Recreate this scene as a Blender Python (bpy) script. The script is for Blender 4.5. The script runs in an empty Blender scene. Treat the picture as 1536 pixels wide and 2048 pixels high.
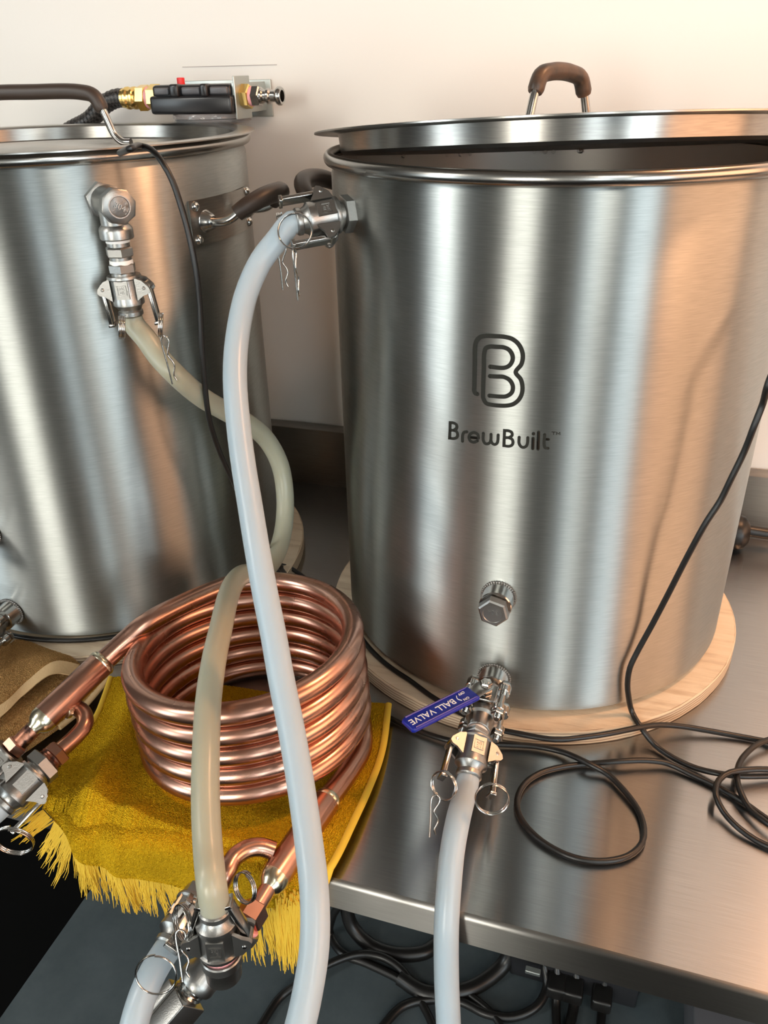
import bpy, bmesh, math, random
from mathutils import Vector, Matrix, noise
V = Vector
SC = bpy.context.scene
COL = SC.collection
random.seed(7)

# ------------------------------------------------------------------ camera
FPX, PITCH, YAW, ROLL = 1625.82, .4992, -.3147, -.0235
CAM = V((.0848, -.4215, .6105))
_cp, _sp, _cy, _sy = math.cos(PITCH), math.sin(PITCH), math.cos(YAW), math.sin(YAW)
FW = V((_sy*_cp, _cy*_cp, -_sp)); R0 = V((_cy, -_sy, 0)); U0 = R0.cross(FW)
RT = math.cos(ROLL)*R0 + math.sin(ROLL)*U0
UP = -math.sin(ROLL)*R0 + math.cos(ROLL)*U0
cd = bpy.data.cameras.new('camera'); cam = bpy.data.objects.new('camera', cd); COL.objects.link(cam)
cd.sensor_fit = 'VERTICAL'; cd.sensor_height = 36; cd.lens = FPX/2048*36; cd.clip_start = .01
cam.matrix_world = Matrix(((RT.x, UP.x, -FW.x, CAM.x), (RT.y, UP.y, -FW.y, CAM.y), (RT.z, UP.z, -FW.z, CAM.z), (0, 0, 0, 1)))
SC.camera = cam

# ------------------------------------------------------------------ world, exposure, lights
SC.view_settings.view_transform = 'Standard'; SC.view_settings.look = 'None'
SC.view_settings.exposure = 0.0; SC.view_settings.gamma = 1; SC.view_settings.use_curve_mapping = False
w = bpy.data.worlds.new('world'); SC.world = w; w.use_nodes = True
w.node_tree.nodes['Background'].inputs[0].default_value = (.8, .9, 1, 1)
w.node_tree.nodes['Background'].inputs[1].default_value = .3
SC.cycles.use_denoising = True
SC.cycles.max_bounces = 10; SC.cycles.sample_clamp_indirect = 6

def area(name, loc, to, sx, sy, power, color):
    l = bpy.data.lights.new(name, 'AREA'); l.shape = 'RECTANGLE'; l.size = sx; l.size_y = sy
    l.energy = power; l.color = color
    o = bpy.data.objects.new(name, l); COL.objects.link(o); o.location = loc
    o.rotation_euler = (V(to)-V(loc)).to_track_quat('-Z', 'Y').to_euler(); return o
area('warm_lamp_light', (1.75, -.10, .80), (-.2, .4, .2), 1.4, .9, 21, (1, .54, .31))
area('warm_hood_light', (.72, .50, 1.55), (.0, .6, 0), .14, .14, 12, (1, .50, .25))
area('ceiling_lamp_light_left', (-1.5, -1.0, 1.66), (-.2, .5, .5), .3, 1.2, 22, (1, .97, .9))
area('ceiling_lamp_light_right', (.9, -1.2, 1.66), (.3, .5, .3), .3, 1.2, 14, (1, .97, .88))
WIN_E = 11.0

# ------------------------------------------------------------------ pixel -> place helpers (frame 1536 x 2048)
def ray(x, y): return FW + RT*((x-768)/FPX) - UP*((y-1024)/FPX)
def D(x, y, s): return CAM + ray(x, y)*s                       # at a distance along the view
def _h(x, y, ax, v):
    d = ray(x, y); return CAM + d*((v-CAM[ax])/d[ax])
def Y(x, y, v): return _h(x, y, 1, v)
def Z(x, y, v): return _h(x, y, 2, v)
def on_cyl(x, y, c, r):
    d = ray(x, y); o = V((CAM.x-c[0], CAM.y-c[1]))
    a = d.x**2+d.y**2; b = o.x*d.x+o.y*d.y; cc = o.x**2+o.y**2-r*r
    q = b*b-a*cc
    if q < 0: return None
    return CAM + d*((-b-math.sqrt(q))/a)

# ------------------------------------------------------------------ materials
MATS = {}
def mat(name, color, rough=.5, metal=0, **k):
    m = bpy.data.materials.new(name); m.use_nodes = True
    b = m.node_tree.nodes['Principled BSDF']
    b.inputs['Base Color'].default_value = (*color, 1); b.inputs['Roughness'].default_value = rough
    b.inputs['Metallic'].default_value = metal
    for kk, v in k.items():
        b.inputs[kk.replace('_', ' ')].default_value = v
    MATS[name] = m; return m
def N(m, t, **k):
    n = m.node_tree.nodes.new(t)
    for a, v in k.items(): setattr(n, a, v)
    return n
def L(m, a, b): m.node_tree.links.new(a, b)
def bsdf(m): return m.node_tree.nodes['Principled BSDF']
def coords(m, scale=(1, 1, 1)):
    g = N(m, 'ShaderNodeNewGeometry'); mp = N(m, 'ShaderNodeMapping'); mp.inputs['Scale'].default_value = scale
    L(m, g.outputs['Position'], mp.inputs['Vector']); return mp.outputs[0]
def noisy(m, scale, detail=3, vec=None, rough=.5):
    n = N(m, 'ShaderNodeTexNoise'); n.inputs['Scale'].default_value = scale; n.inputs['Detail'].default_value = detail
    n.inputs['Roughness'].default_value = rough
    L(m, vec if vec is not None else coords(m), n.inputs['Vector']); return n.outputs['Fac']
def ramp(m, fac, stops):
    r = N(m, 'ShaderNodeValToRGB'); el = r.color_ramp.elements
    el[0].position, el[0].color = stops[0][0], (*stops[0][1], 1)
    el[1].position, el[1].color = stops[-1][0], (*stops[-1][1], 1)
    for p, c in stops[1:-1]:
        e = el.new(p); e.color = (*c, 1)
    L(m, fac, r.inputs[0]); return r.outputs[0]
def bump(m, h, strength, dist):
    b = N(m, 'ShaderNodeBump'); b.inputs['Strength'].default_value = strength; b.inputs['Distance'].default_value = dist
    L(m, h, b.inputs['Height']); L(m, b.outputs[0], bsdf(m).inputs['Normal'])
def maprange(m, fac, a, b):
    r = N(m, 'ShaderNodeMapRange'); r.inputs['To Min'].default_value = a; r.inputs['To Max'].default_value = b
    L(m, fac, r.inputs['Value']); return r.outputs[0]

def brushed(name, color, rough, tangent, scale, aniso=1.0):
    m = mat(name, color, rough, 1, Anisotropic=aniso)
    c = N(m, 'ShaderNodeCombineXYZ')
    for i in range(3): c.inputs[i].default_value = tangent[i]
    L(m, c.outputs[0], bsdf(m).inputs['Tangent'])
    n = noisy(m, 1, 2, coords(m, scale))
    L(m, ramp(m, n, [(.3, tuple(v*.9 for v in color)), (.7, tuple(min(1, v*1.08) for v in color))]), bsdf(m).inputs['Base Color'])
    n2 = noisy(m, 9, 3)
    L(m, maprange(m, n2, rough*.85, rough*1.15), bsdf(m).inputs['Roughness'])
    return m
M_KET = brushed('brushed_kettle_steel', (.42, .435, .42), .42, (0, 0, 1), (60, 60, 1400))
M_LID = brushed('spun_lid_steel', (.38, .365, .34), .30, (0, 0, 1), (60, 60, 900), .7)
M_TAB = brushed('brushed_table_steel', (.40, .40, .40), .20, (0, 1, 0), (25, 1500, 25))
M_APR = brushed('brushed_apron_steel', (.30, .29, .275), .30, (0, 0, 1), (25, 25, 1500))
M_INN = mat('inner_kettle_steel', (.72, .66, .60), .42, 1)
M_CAST = mat('cast_stainless', (.36, .355, .34), .36, 1); bump(M_CAST, noisy(M_CAST, 900, 2), .12, .001)
M_POL = mat('polished_stainless', (.50, .49, .47), .18, 1)
M_RIM = mat('rolled_rim_steel', (.34, .33, .31), .24, 1)
M_GALV = mat('galvanised_bracket', (.45, .48, .46), .4, .9)
M_COP = mat('copper_tube', (.80, .40, .27), .26, 1)
_n = noisy(M_COP, 16, 4, rough=.5)
L(M_COP, ramp(M_COP, _n, [(.25, (.40, .21, .15)), (.42, (.56, .31, .23)), (.7, (.68, .40, .31))]), bsdf(M_COP).inputs['Base Color'])
L(M_COP, maprange(M_COP, noisy(M_COP, 20, 2), .22, .34), bsdf(M_COP).inputs['Roughness'])
M_COPD = mat('heat_darkened_copper', (.45, .20, .13), .42, 1)
L(M_COPD, ramp(M_COPD, noisy(M_COPD, 120, 4), [(.40, (.07, .04, .035)), (.55, (.50, .23, .15)), (.75, (.75, .36, .24))]), bsdf(M_COPD).inputs['Base Color'])
M_SOLD = mat('silver_solder', (.72, .66, .50), .25, 1)
M_BRASS = mat('brass', (.83, .60, .22), .22, 1)
M_PINK = mat('pink_thread_sealant', (.85, .38, .40), .5)
M_TEF = mat('white_thread_tape', (.85, .85, .83), .5)
M_BLK = mat('black_rubber', (.006, .0055, .005), .38)
M_BLKP = mat('black_plastic', (.015, .015, .017), .28)
M_GRIP = mat('dark_handle_grip', (.040, .027, .020), .45)
M_GRIPW = mat('worn_handle_grip', (.16, .09, .05), .42)
L(M_GRIPW, ramp(M_GRIPW, noisy(M_GRIPW, 45, 4), [(.38, (.022, .016, .013)), (.65, (.11, .06, .035))]), bsdf(M_GRIPW).inputs['Base Color'])
M_GREYP = mat('grey_plastic', (.10, .10, .11), .35)
M_RED = mat('red_button', (.75, .02, .02), .35)
M_BLUE = mat('blue_vinyl', (.004, .014, .26), .35)
M_WHT = mat('white_print', (.85, .85, .85), .5)
M_ETCH = mat('black_etching', (.022, .022, .018), .7, 0); M_ETCH.node_tree.nodes['Principled BSDF'].inputs['Specular IOR Level'].default_value = .2
M_MARK = mat('graphite_mark', (.42, .38, .36), .8)
M_CLEAR = mat('clear_plastic', (.9, .92, .95), .12, 0, Transmission_Weight=.85, IOR=1.4)
M_WATER = mat('water', (1, 1, 1), .02, 0, Transmission_Weight=1, IOR=1.33)
def silicone(name, col, rad):
    m = mat(name, col, .32, 0, Subsurface_Weight=.75, Subsurface_Scale=.012, IOR=1.41)
    bsdf(m).inputs['Subsurface Radius'].default_value = rad
    bsdf(m).inputs['Coat Weight'].default_value = .15; bsdf(m).inputs['Coat Roughness'].default_value = .25
    return m
M_SIL = silicone('clear_milky_silicone', (.42, .50, .555), (.8, .9, 1.0))
M_SILY = silicone('yellowed_silicone', (.40, .39, .30), (1.0, .85, .6))

M_PLY = mat('birch_plywood', (.72, .58, .42), .6)
_v = coords(M_PLY, (14, 90, 14))
L(M_PLY, ramp(M_PLY, noisy(M_PLY, 1, 5, _v, .6), [(.25, (.50, .37, .25)), (.5, (.72, .59, .43)), (.75, (.80, .68, .52))]), bsdf(M_PLY).inputs['Base Color'])
bump(M_PLY, noisy(M_PLY, 1, 3, coords(M_PLY, (40, 500, 40))), .15, .002)
M_PLYE = mat('plywood_edge', (.6, .45, .3), .75)
_g = N(M_PLYE, 'ShaderNodeNewGeometry'); _s = N(M_PLYE, 'ShaderNodeSeparateXYZ'); L(M_PLYE, _g.outputs['Position'], _s.inputs[0])
_m1 = N(M_PLYE, 'ShaderNodeMath', operation='MULTIPLY'); _m1.inputs[1].default_value = 5/.018; L(M_PLYE, _s.outputs['Z'], _m1.inputs[0])
_m2 = N(M_PLYE, 'ShaderNodeMath', operation='ADD'); L(M_PLYE, _m1.outputs[0], _m2.inputs[0])
_nn = maprange(M_PLYE, noisy(M_PLYE, 35, 3), -.35, .35); L(M_PLYE, _nn, _m2.inputs[1])
_m3 = N(M_PLYE, 'ShaderNodeMath', operation='FRACT'); L(M_PLYE, _m2.outputs[0], _m3.inputs[0])
L(M_PLYE, ramp(M_PLYE, _m3.outputs[0], [(.0, (.30, .19, .12)), (.25, (.38, .26, .17)), (.4, (.68, .54, .38)), (.9, (.66, .52, .36)), (1, (.3, .2, .12))]), bsdf(M_PLYE).inputs['Base Color'])

def terry(name, c1, c2, sc=900):
    m = mat(name, c1, .95, 0)
    bsdf(m).inputs['Specular IOR Level'].default_value = .1
    v = N(m, 'ShaderNodeTexVoronoi'); v.inputs['Scale'].default_value = sc; L(m, coords(m), v.inputs['Vector'])
    L(m, ramp(m, noisy(m, 500, 4, rough=.7), [(.35, c2), (.65, c1)]), bsdf(m).inputs['Base Color'])
    bump(m, v.outputs['Distance'], .9, .003); return m
M_YEL = terry('yellow_terry', (.97, .60, .022), (.80, .44, .008))
M_YELF = mat('yellow_cotton_fringe', (.76, .49, .04), .85)
M_BRN = terry('tan_terry', (.84, .50, .20), (.60, .33, .12))
M_BRNH = mat('tan_hem_weave', (.74, .52, .28), .85); bump(M_BRNH, noisy(M_BRNH, 1, 1, coords(M_BRNH, (1500, 400, 400))), .4, .001)
M_WALL = mat('painted_wall', (.80, .775, .73), .55); bump(M_WALL, noisy(M_WALL, 90, 4), .04, .004)
M_ROOM = mat('room_wall', (.055, .055, .05), .8)
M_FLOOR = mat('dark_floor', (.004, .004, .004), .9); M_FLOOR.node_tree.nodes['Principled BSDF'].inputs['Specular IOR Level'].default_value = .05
M_CEIL = mat('ceiling_paint', (.18, .175, .165), .8)
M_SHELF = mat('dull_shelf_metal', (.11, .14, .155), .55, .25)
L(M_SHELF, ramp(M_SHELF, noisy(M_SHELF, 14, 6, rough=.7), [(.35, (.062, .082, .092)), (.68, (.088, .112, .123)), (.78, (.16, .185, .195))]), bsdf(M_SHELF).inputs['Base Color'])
def emis(name, col, e):
    m = mat(name, (0, 0, 0), .5); bsdf(m).inputs['Emission Color'].default_value = (*col, 1); bsdf(m).inputs['Emission Strength'].default_value = e; return m

# ------------------------------------------------------------------ mesh helpers
def finish(name, bm, m, parent=None, sharp=35, loc=None):
    bmesh.ops.remove_doubles(bm, verts=bm.verts, dist=1e-7)
    bmesh.ops.recalc_face_normals(bm, faces=bm.faces)
    ca = math.cos(math.radians(sharp))
    for f in bm.faces: f.smooth = True
    for e in bm.edges:
        if len(e.link_faces) == 2 and e.link_faces[0].normal.dot(e.link_faces[1].normal) < ca: e.smooth = False
    base = V((0, 0, 0))
    if parent is not None:
        p = parent
        while p is not None: base = base + p.location; p = p.parent
        bmesh.ops.translate(bm, verts=bm.verts, vec=-base)
    elif loc is not None:
        bmesh.ops.translate(bm, verts=bm.verts, vec=-V(loc))
    me = bpy.data.meshes.new(name); bm.to_mesh(me); bm.free()
    for mm in (m if isinstance(m, (list, tuple)) else [m]): me.materials.append(mm)
    o = bpy.data.objects.new(name, me); COL.objects.link(o)
    if parent is not None: o.parent = parent
    elif loc is not None: o.location = loc
    return o
def thing(name, label, cat, loc, group=None):
    o = bpy.data.objects.new(name, None); COL.objects.link(o); o.location = loc; o.empty_display_size = .02
    o['label'] = label; o['category'] = cat
    if group: o['group'] = group
    return o
def tag(o, label, cat, group=None):
    o['label'] = label; o['category'] = cat
    if group: o['group'] = group
    return o
def structure(o): o['kind'] = 'structure'; return o

def frame(o, z, x=None):
    z = V(z).normalized(); x = V(x) if x is not None else (V((0, 0, 1)) if abs(z.z) < .9 else V((1, 0, 0)))
    x = (x - z*x.dot(z)).normalized(); y = z.cross(x); o = V(o)
    return Matrix(((x.x, y.x, z.x, o.x), (x.y, y.y, z.y, o.y), (x.z, y.z, z.z, o.z), (0, 0, 0, 1)))
I4 = Matrix.Identity(4)
def box(bm, lo, hi, M=I4, bev=0):
    vs = [bm.verts.new(M @ V((x, y, z))) for x in (lo[0], hi[0]) for y in (lo[1], hi[1]) for z in (lo[2], hi[2])]
    fs = [bm.faces.new([vs[i] for i in q]) for q in ((0, 1, 3, 2), (4, 6, 7, 5), (0, 4, 5, 1), (2, 3, 7, 6), (0, 2, 6, 4), (1, 5, 7, 3))]
    if bev:
        es = list({e for f in fs for e in f.edges})
        bmesh.ops.bevel(bm, geom=es, offset=bev, segments=3, affect='EDGES', profile=.5)
def lathe(bm, prof, M=I4, n=32, closed=False):
    """prof: list of (r, z); revolved about local z"""
    rings = []
    for r, z in prof:
        if r < 1e-6: rings.append([bm.verts.new(M @ V((0, 0, z)))])
        else: rings.append([bm.verts.new(M @ V((r*math.cos(2*math.pi*i/n), r*math.sin(2*math.pi*i/n), z))) for i in range(n)])
    prs = list(zip(rings, rings[1:])) + ([(rings[-1], rings[0])] if closed else [])
    for a, b in prs:
        for i in range(n):
            j = (i+1) % n
            q = [a[i % len(a)], a[j % len(a)], b[j % len(b)], b[i % len(b)]]
            q2 = []
            for v in q:
                if v not in q2: q2.append(v)
            if len(q2) > 2:
                try: bm.faces.new(q2)
                except ValueError: pass
def cyl(bm, M, r, z0, z1, n=24, bev=.0006):
    b = min(bev, r*.4, abs(z1-z0)*.4)
    lathe(bm, [(0, z0), (r-b, z0), (r, z0+b), (r, z1-b), (r-b, z1), (0, z1)], M, n)
def hexn(bm, M, r, z0, z1, n=6, ch=.0012, rot=0):
    """hexagonal nut, r across corners /2, with chamfered corners"""
    ch = min(ch, abs(z1-z0)*.3)
    rr = Matrix.Rotation(rot, 4, 'Z')
    lathe(bm, [(0, z0), (r*.88, z0), (r, z0+ch), (r, z1-ch), (r*.88, z1), (0, z1)], M @ rr, n)
def spline(pts, step, closed=False):
    P = [V(p) for p in pts]; n = len(P); out = []
    rng = range(n if closed else n-1)
    for i in rng:
        p1, p2 = P[i], P[(i+1) % n]
        p0 = P[i-1] if (i > 0 or closed) else p1*2-p2
        p3 = P[(i+2) % n] if (i+2 < n or closed) else p2*2-p1
        d = (p2-p1).length; k = max(1, int(d/step))
        t0 = 0; t1 = max((p1-p0).length, 1e-6)**.5; t2 = t1+max(d, 1e-6)**.5; t3 = t2+max((p3-p2).length, 1e-6)**.5
        for s in range(k):
            t = t1+(t2-t1)*s/k
            A1 = p0*((t1-t)/(t1-t0))+p1*((t-t0)/(t1-t0)); A2 = p1*((t2-t)/(t2-t1))+p2*((t-t1)/(t2-t1)); A3 = p2*((t3-t)/(t3-t2))+p3*((t-t2)/(t3-t2))
            B1 = A1*((t2-t)/(t2-t0))+A2*((t-t0)/(t2-t0)); B2 = A2*((t3-t)/(t3-t1))+A3*((t-t1)/(t3-t1))
            out.append(B1*((t2-t)/(t2-t1))+B2*((t-t1)/(t2-t1)))
    if not closed: out.append(P[-1].copy())
    return out
def sweep(bm, pts, r, n=12, closed=False, caps=True, flat=None):
    """tube of radius r (number or list) along pts; flat = (vector, factor) squashes it along that vector"""
    P = [V(p) for p in pts]; m = len(P); rs = r if isinstance(r, (list, tuple)) else [r]*m
    T = []
    for i in range(m):
        a = P[i-1] if (i > 0 or closed) else P[i]; b = P[(i+1) % m] if (i < m-1 or closed) else P[i]
        t = b-a; T.append(t.normalized() if t.length > 1e-9 else V((0, 0, 1)))
    x = T[0].orthogonal().normalized(); rings = []; x0 = x.copy()
    for i in range(m):
        x = (x - T[i]*x.dot(T[i])).normalized(); y = T[i].cross(x)
        rings.append((x.copy(), y.copy()))
    tw = 0
    if closed:
        xe = (x - T[0]*x.dot(T[0])).normalized(); tw = math.atan2(xe.cross(x0).dot(T[0]), xe.dot(x0))
    vr = []
    for i in range(m):
        x, y = rings[i]; a0 = tw*i/m; ring = []
        for k in range(n):
            a = 2*math.pi*k/n+a0; d = (x*math.cos(a)+y*math.sin(a))*rs[i]
            if flat: d = d - flat[0]*d.dot(flat[0])*(1-flat[1])
            ring.append(bm.verts.new(P[i]+d))
        vr.append(ring)
    for i in range(m if closed else m-1):
        a, b = vr[i], vr[(i+1) % m]
        for k in range(n): bm.faces.new((a[k], a[(k+1) % n], b[(k+1) % n], b[k]))
    if not closed and caps:
        bm.faces.new(vr[0][::-1]); bm.faces.new(vr[-1])
def tube(name, pts, r, m, parent=None, step=.004, n=14, closed=False, loc=None, raw=False):
    bm = bmesh.new(); sweep(bm, pts if raw else spline(pts, step, closed), r, n, closed)
    return finish(name, bm, m, parent, 60, loc)
def ellipsoid(bm, c, rx, ry, rz, M=I4, n=20, m=12):
    lathe(bm, [(math.sin(math.pi*i/m), -math.cos(math.pi*i/m)) for i in range(m+1)], M @ Matrix.Translation(V(c)) @ Matrix.Diagonal((rx, ry, rz, 1)), n)

# ------------------------------------------------------------------ ROOM
WY = .735
FZ, CZ, LX, RX, FY = -.9, 1.7, -3.2, 2.6, -3.8
def plane_wall(name, lo, hi, m):
    bm = bmesh.new(); box(bm, lo, hi); return structure(finish(name, bm, m))
plane_wall('wall_back', (LX-.1, WY, FZ), (RX+.1, WY+.1, CZ), M_WALL)
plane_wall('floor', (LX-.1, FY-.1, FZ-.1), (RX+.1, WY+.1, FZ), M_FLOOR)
plane_wall('ceiling', (LX-.1, FY-.1, CZ), (RX+.1, WY+.1, CZ+.1), M_CEIL)
def holed_wall(name, axis, pos, thick, a0, a1, holes):
    """wall running along the other horizontal axis from a0 to a1, with window holes (b0,b1,z0,z1)"""
    bm = bmesh.new()
    def bx(b0, b1, z0, z1):
        if b1-b0 < 1e-4 or z1-z0 < 1e-4: return
        if axis == 'y': box(bm, (b0, pos, z0), (b1, pos+thick, z1))
        else: box(bm, (pos, b0, z0), (pos+thick, b1, z1))
    x = a0
    for b0, b1, z0, z1 in sorted(holes):
        bx(x, b0, FZ, CZ); bx(b0, b1, FZ, z0); bx(b0, b1, z1, CZ); x = b1
    bx(x, a1, FZ, CZ)
    return structure(finish(name, bm, M_ROOM))
WINS = []
def window(idx, axis, pos, b0, b1, z0, z1, e, col):
    fm = bmesh.new(); t = .05
    def bx(bm, p0, p1, q0, q1, d0, d1):
        if axis == 'y': box(bm, (p0, pos+d0, q0), (p1, pos+d1, q1))
        else: box(bm, (pos+d0, p0, q0), (pos+d1, p1, q1))
    for (p0, p1, q0, q1) in ((b0, b0+t, z0, z1), (b1-t, b1, z0, z1), (b0+t, b1-t, z0, z0+t), (b0+t, b1-t, z1-t, z1)):
        bx(fm, p0, p1, q0, q1, -.04, .04)
    f = structure(finish('window_%d' % idx, fm, M_GALV))
    gm = bmesh.new(); bx(gm, b0+t, b1-t, z0+t, z1-t, -.01, .01)
    finish('pane', gm, emis('daylit_pane_%d' % idx, col, e), f)
WF = [(-1.12, -.16, -.1, 1.5, 1.6, (1, .97, .88)), (.98, 1.14, -.1, 1.4, .5, (1, .82, .6)), (1.42, 2.12, -.2, 1.5, .75, (.84, .95, 1))]
WR = [(-3.0, -1.75, -.3, 1.5, .8, (.84, .95, 1))]
WL = [(-3.5, -2.0, -.3, 1.5, .7, (.84, .95, 1))]
holed_wall('wall_front', 'y', FY-.1, .1, LX-.1, RX+.1, [h[:4] for h in WF])
holed_wall('wall_right', 'x', RX, .1, FY, WY, [h[:4] for h in WR])
holed_wall('wall_left', 'x', LX-.1, .1, FY, WY, [h[:4] for h in WL])
k = 1
for lst, ax, pos in ((WF, 'y', FY-.05), (WR, 'x', RX+.05), (WL, 'x', LX-.05)):
    for h in lst:
        window(k, ax, pos, *h[:4], h[4]*WIN_E, h[5]); k += 1
# pencilled line on the wall above the filter
bm = bmesh.new(); a, b = Y(365, 134, WY), Y(554, 133, WY)
box(bm, (a.x, WY-.0006, a.z-.0007), (b.x, WY+.001, a.z+.0003))
structure(finish('trim_1', bm, M_MARK))

# ------------------------------------------------------------------ WORK TABLE
tb = thing('work_table', 'long brushed stainless steel work table with upturned back edge under both kettles', 'table', (0, .35, FZ))
BY, BH = .7067, .0988
TX0, TX1 = -1.3, 1.25
bm = bmesh.new()
# top sheet and rolled front edge as one profile along x
pr = [(BY, 0)]
for i in range(7):
    a = math.pi/2*i/6; pr.append((.0045-.0045*math.sin(a), -.0045+.0045*math.cos(a)))
pr += [(0, -.034), (.0015, -.034), (.0015, -.003), (.006, -.0015), (BY, -.0015)]
def extrude_x(bm, pr, x0, x1):
    A = [bm.verts.new((x0, y, z)) for y, z in pr]; B = [bm.verts.new((x1, y, z)) for y, z in pr]
    for i in range(len(pr)):
        j = (i+1) % len(pr); bm.faces.new((A[i], A[j], B[j], B[i]))
    bm.faces.new(A[::-1]); bm.faces.new(B)
extrude_x(bm, [(BY, 0), (.0045, 0), (.0045, -.0015), (BY, -.0015)], TX0, TX1)
finish('table_top', bm, M_TAB, tb)
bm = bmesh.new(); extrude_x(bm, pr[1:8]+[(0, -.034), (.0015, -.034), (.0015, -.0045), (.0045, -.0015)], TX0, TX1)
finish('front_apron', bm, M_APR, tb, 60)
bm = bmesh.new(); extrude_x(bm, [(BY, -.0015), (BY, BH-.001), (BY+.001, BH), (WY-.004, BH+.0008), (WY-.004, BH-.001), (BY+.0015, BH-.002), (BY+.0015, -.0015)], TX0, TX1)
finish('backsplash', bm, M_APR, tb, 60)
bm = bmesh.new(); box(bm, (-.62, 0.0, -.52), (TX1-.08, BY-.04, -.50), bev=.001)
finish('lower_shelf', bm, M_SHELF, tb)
for (x, y) in ((-.60, .66), (TX1-.12, .06), (TX1-.12, .62)):
    bm = bmesh.new(); cyl(bm, Matrix.Translation((x, y, 0)), .019, FZ, -.002, 20)
    finish('leg', bm, M_POL, tb)

# ------------------------------------------------------------------ KETTLES
PT = .018
K1, K2 = (-.0093, .4535), (-.5838, .422)
KR = .225
def ply_disc(c, r, label, wob):
    bm = bmesh.new(); n = 96
    top = []; bot = []
    for i in range(n):
        a = 2*math.pi*i/n; rr = r + .0006*math.sin(5*a+wob)+.0004*noise.noise(V((math.cos(a)*9, math.sin(a)*9, wob)))
        top.append((a, rr))
    prof_r = [(-.0015, PT), (0, PT-.0012), (0, .001), (-.001, 0)]
    rings = [[bm.verts.new((c[0]+(rr+dr)*math.cos(a), c[1]+(rr+dr)*math.sin(a), z)) for a, rr in top] for dr, z in prof_r]
    for k, (A, B) in enumerate(zip(rings, rings[1:])):
        for i in range(n):
            f = bm.faces.new((A[i], A[(i+1) % n], B[(i+1) % n], B[i])); f.material_index = 1
    f = bm.faces.new(rings[0]); f.material_index = 0
    f = bm.faces.new(rings[-1][::-1]); f.material_index = 0
    o = finish('plywood_base', bm, [M_PLY, M_PLYE], None, 35, (c[0], c[1], 0))
    return tag(o, label, 'board', 'round plywood discs under the kettles')
ply_disc(K1, .2479, 'round birch plywood disc under the large kettle with the printed logo', 1)
ply_disc(K2, .2574, 'round birch plywood disc under the left kettle behind the copper coil', 4)

def weld_bung(parent, o, n, r=.0155, ln=.019):
    M = frame(o, n); bm = bmesh.new()
    lathe(bm, [(r*.55, ln), (r*.95, ln), (r, ln-.001), (r*1.0, .002), (r*1.05, -.004)], M, 40)
    lathe(bm, [(0, ln-.001), (r*.56, ln-.001)], M, 40)
    b = finish('weld_bung', bm, M_POL, parent)
    bm = bmesh.new()
    for i in range(40):
        a = 2*math.pi*i/40
        ellipsoid(bm, ((r+.0008)*math.cos(a), (r+.0008)*math.sin(a), .0012), .0014, .0014, .0012, M, 8, 5)
    finish('weld_bead', bm, M_CAST, b)
    return b
def text_mesh(txt, size, M, m, parent, depth=.0003, name='lettering', align='CENTER', spacing=1.0):
    cu = bpy.data.curves.new('t', 'FONT'); cu.body = txt; cu.size = size; cu.align_x = align; cu.align_y = 'CENTER'
    cu.extrude = depth; cu.space_character = spacing
    to = bpy.data.objects.new('t', cu); COL.objects.link(to)
    dg = bpy.context.evaluated_depsgraph_get(); me = bpy.data.meshes.new_from_object(to.evaluated_get(dg))
    bm = bmesh.new(); bm.from_mesh(me); bmesh.ops.transform(bm, matrix=M, verts=bm.verts)
    bpy.data.objects.remove(to); bpy.data.curves.remove(cu); bpy.data.meshes.remove(me)
    return finish(name, bm, m, parent)

def kettle(c, label, H):
    """shell, rolled rim, base: everything that belongs to one pot"""
    t = thing('brew_kettle', label, 'kettle', (c[0], c[1], PT))
    M = Matrix.Translation((c[0], c[1], PT)); bm = bmesh.new()
    out = [(0, .0005), (KR-.014, 0)] + [(KR-.014+.014*math.sin(a), .014-.014*math.cos(a)) for a in [math.pi/2*i/8 for i in range(1, 9)]]
    out += [(KR, H*.25), (KR, H*.5), (KR, H*.75), (KR, H-.014), (KR-.0016, H-.010), (KR-.0016, H-.002)]
    lathe(bm, out, M, 160)
    finish('shell', bm, M_KET, t)
    bm = bmesh.new(); lathe(bm, [(KR-.0014, H-.002), (KR-.003, H-.004), (KR-.003, .02), (KR-.012, .006), (0, .004)], M, 160)
    finish('inner_wall', bm, M_INN, t)
    bm = bmesh.new()
    lathe(bm, [(KR+.0015+.0055*math.cos(a), H-.0005+.0062*math.sin(a)) for a in [2*math.pi*i/14 for i in range(14)]], M, 160, True)
    finish('rolled_rim', bm, M_RIM, t)
    return t
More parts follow.
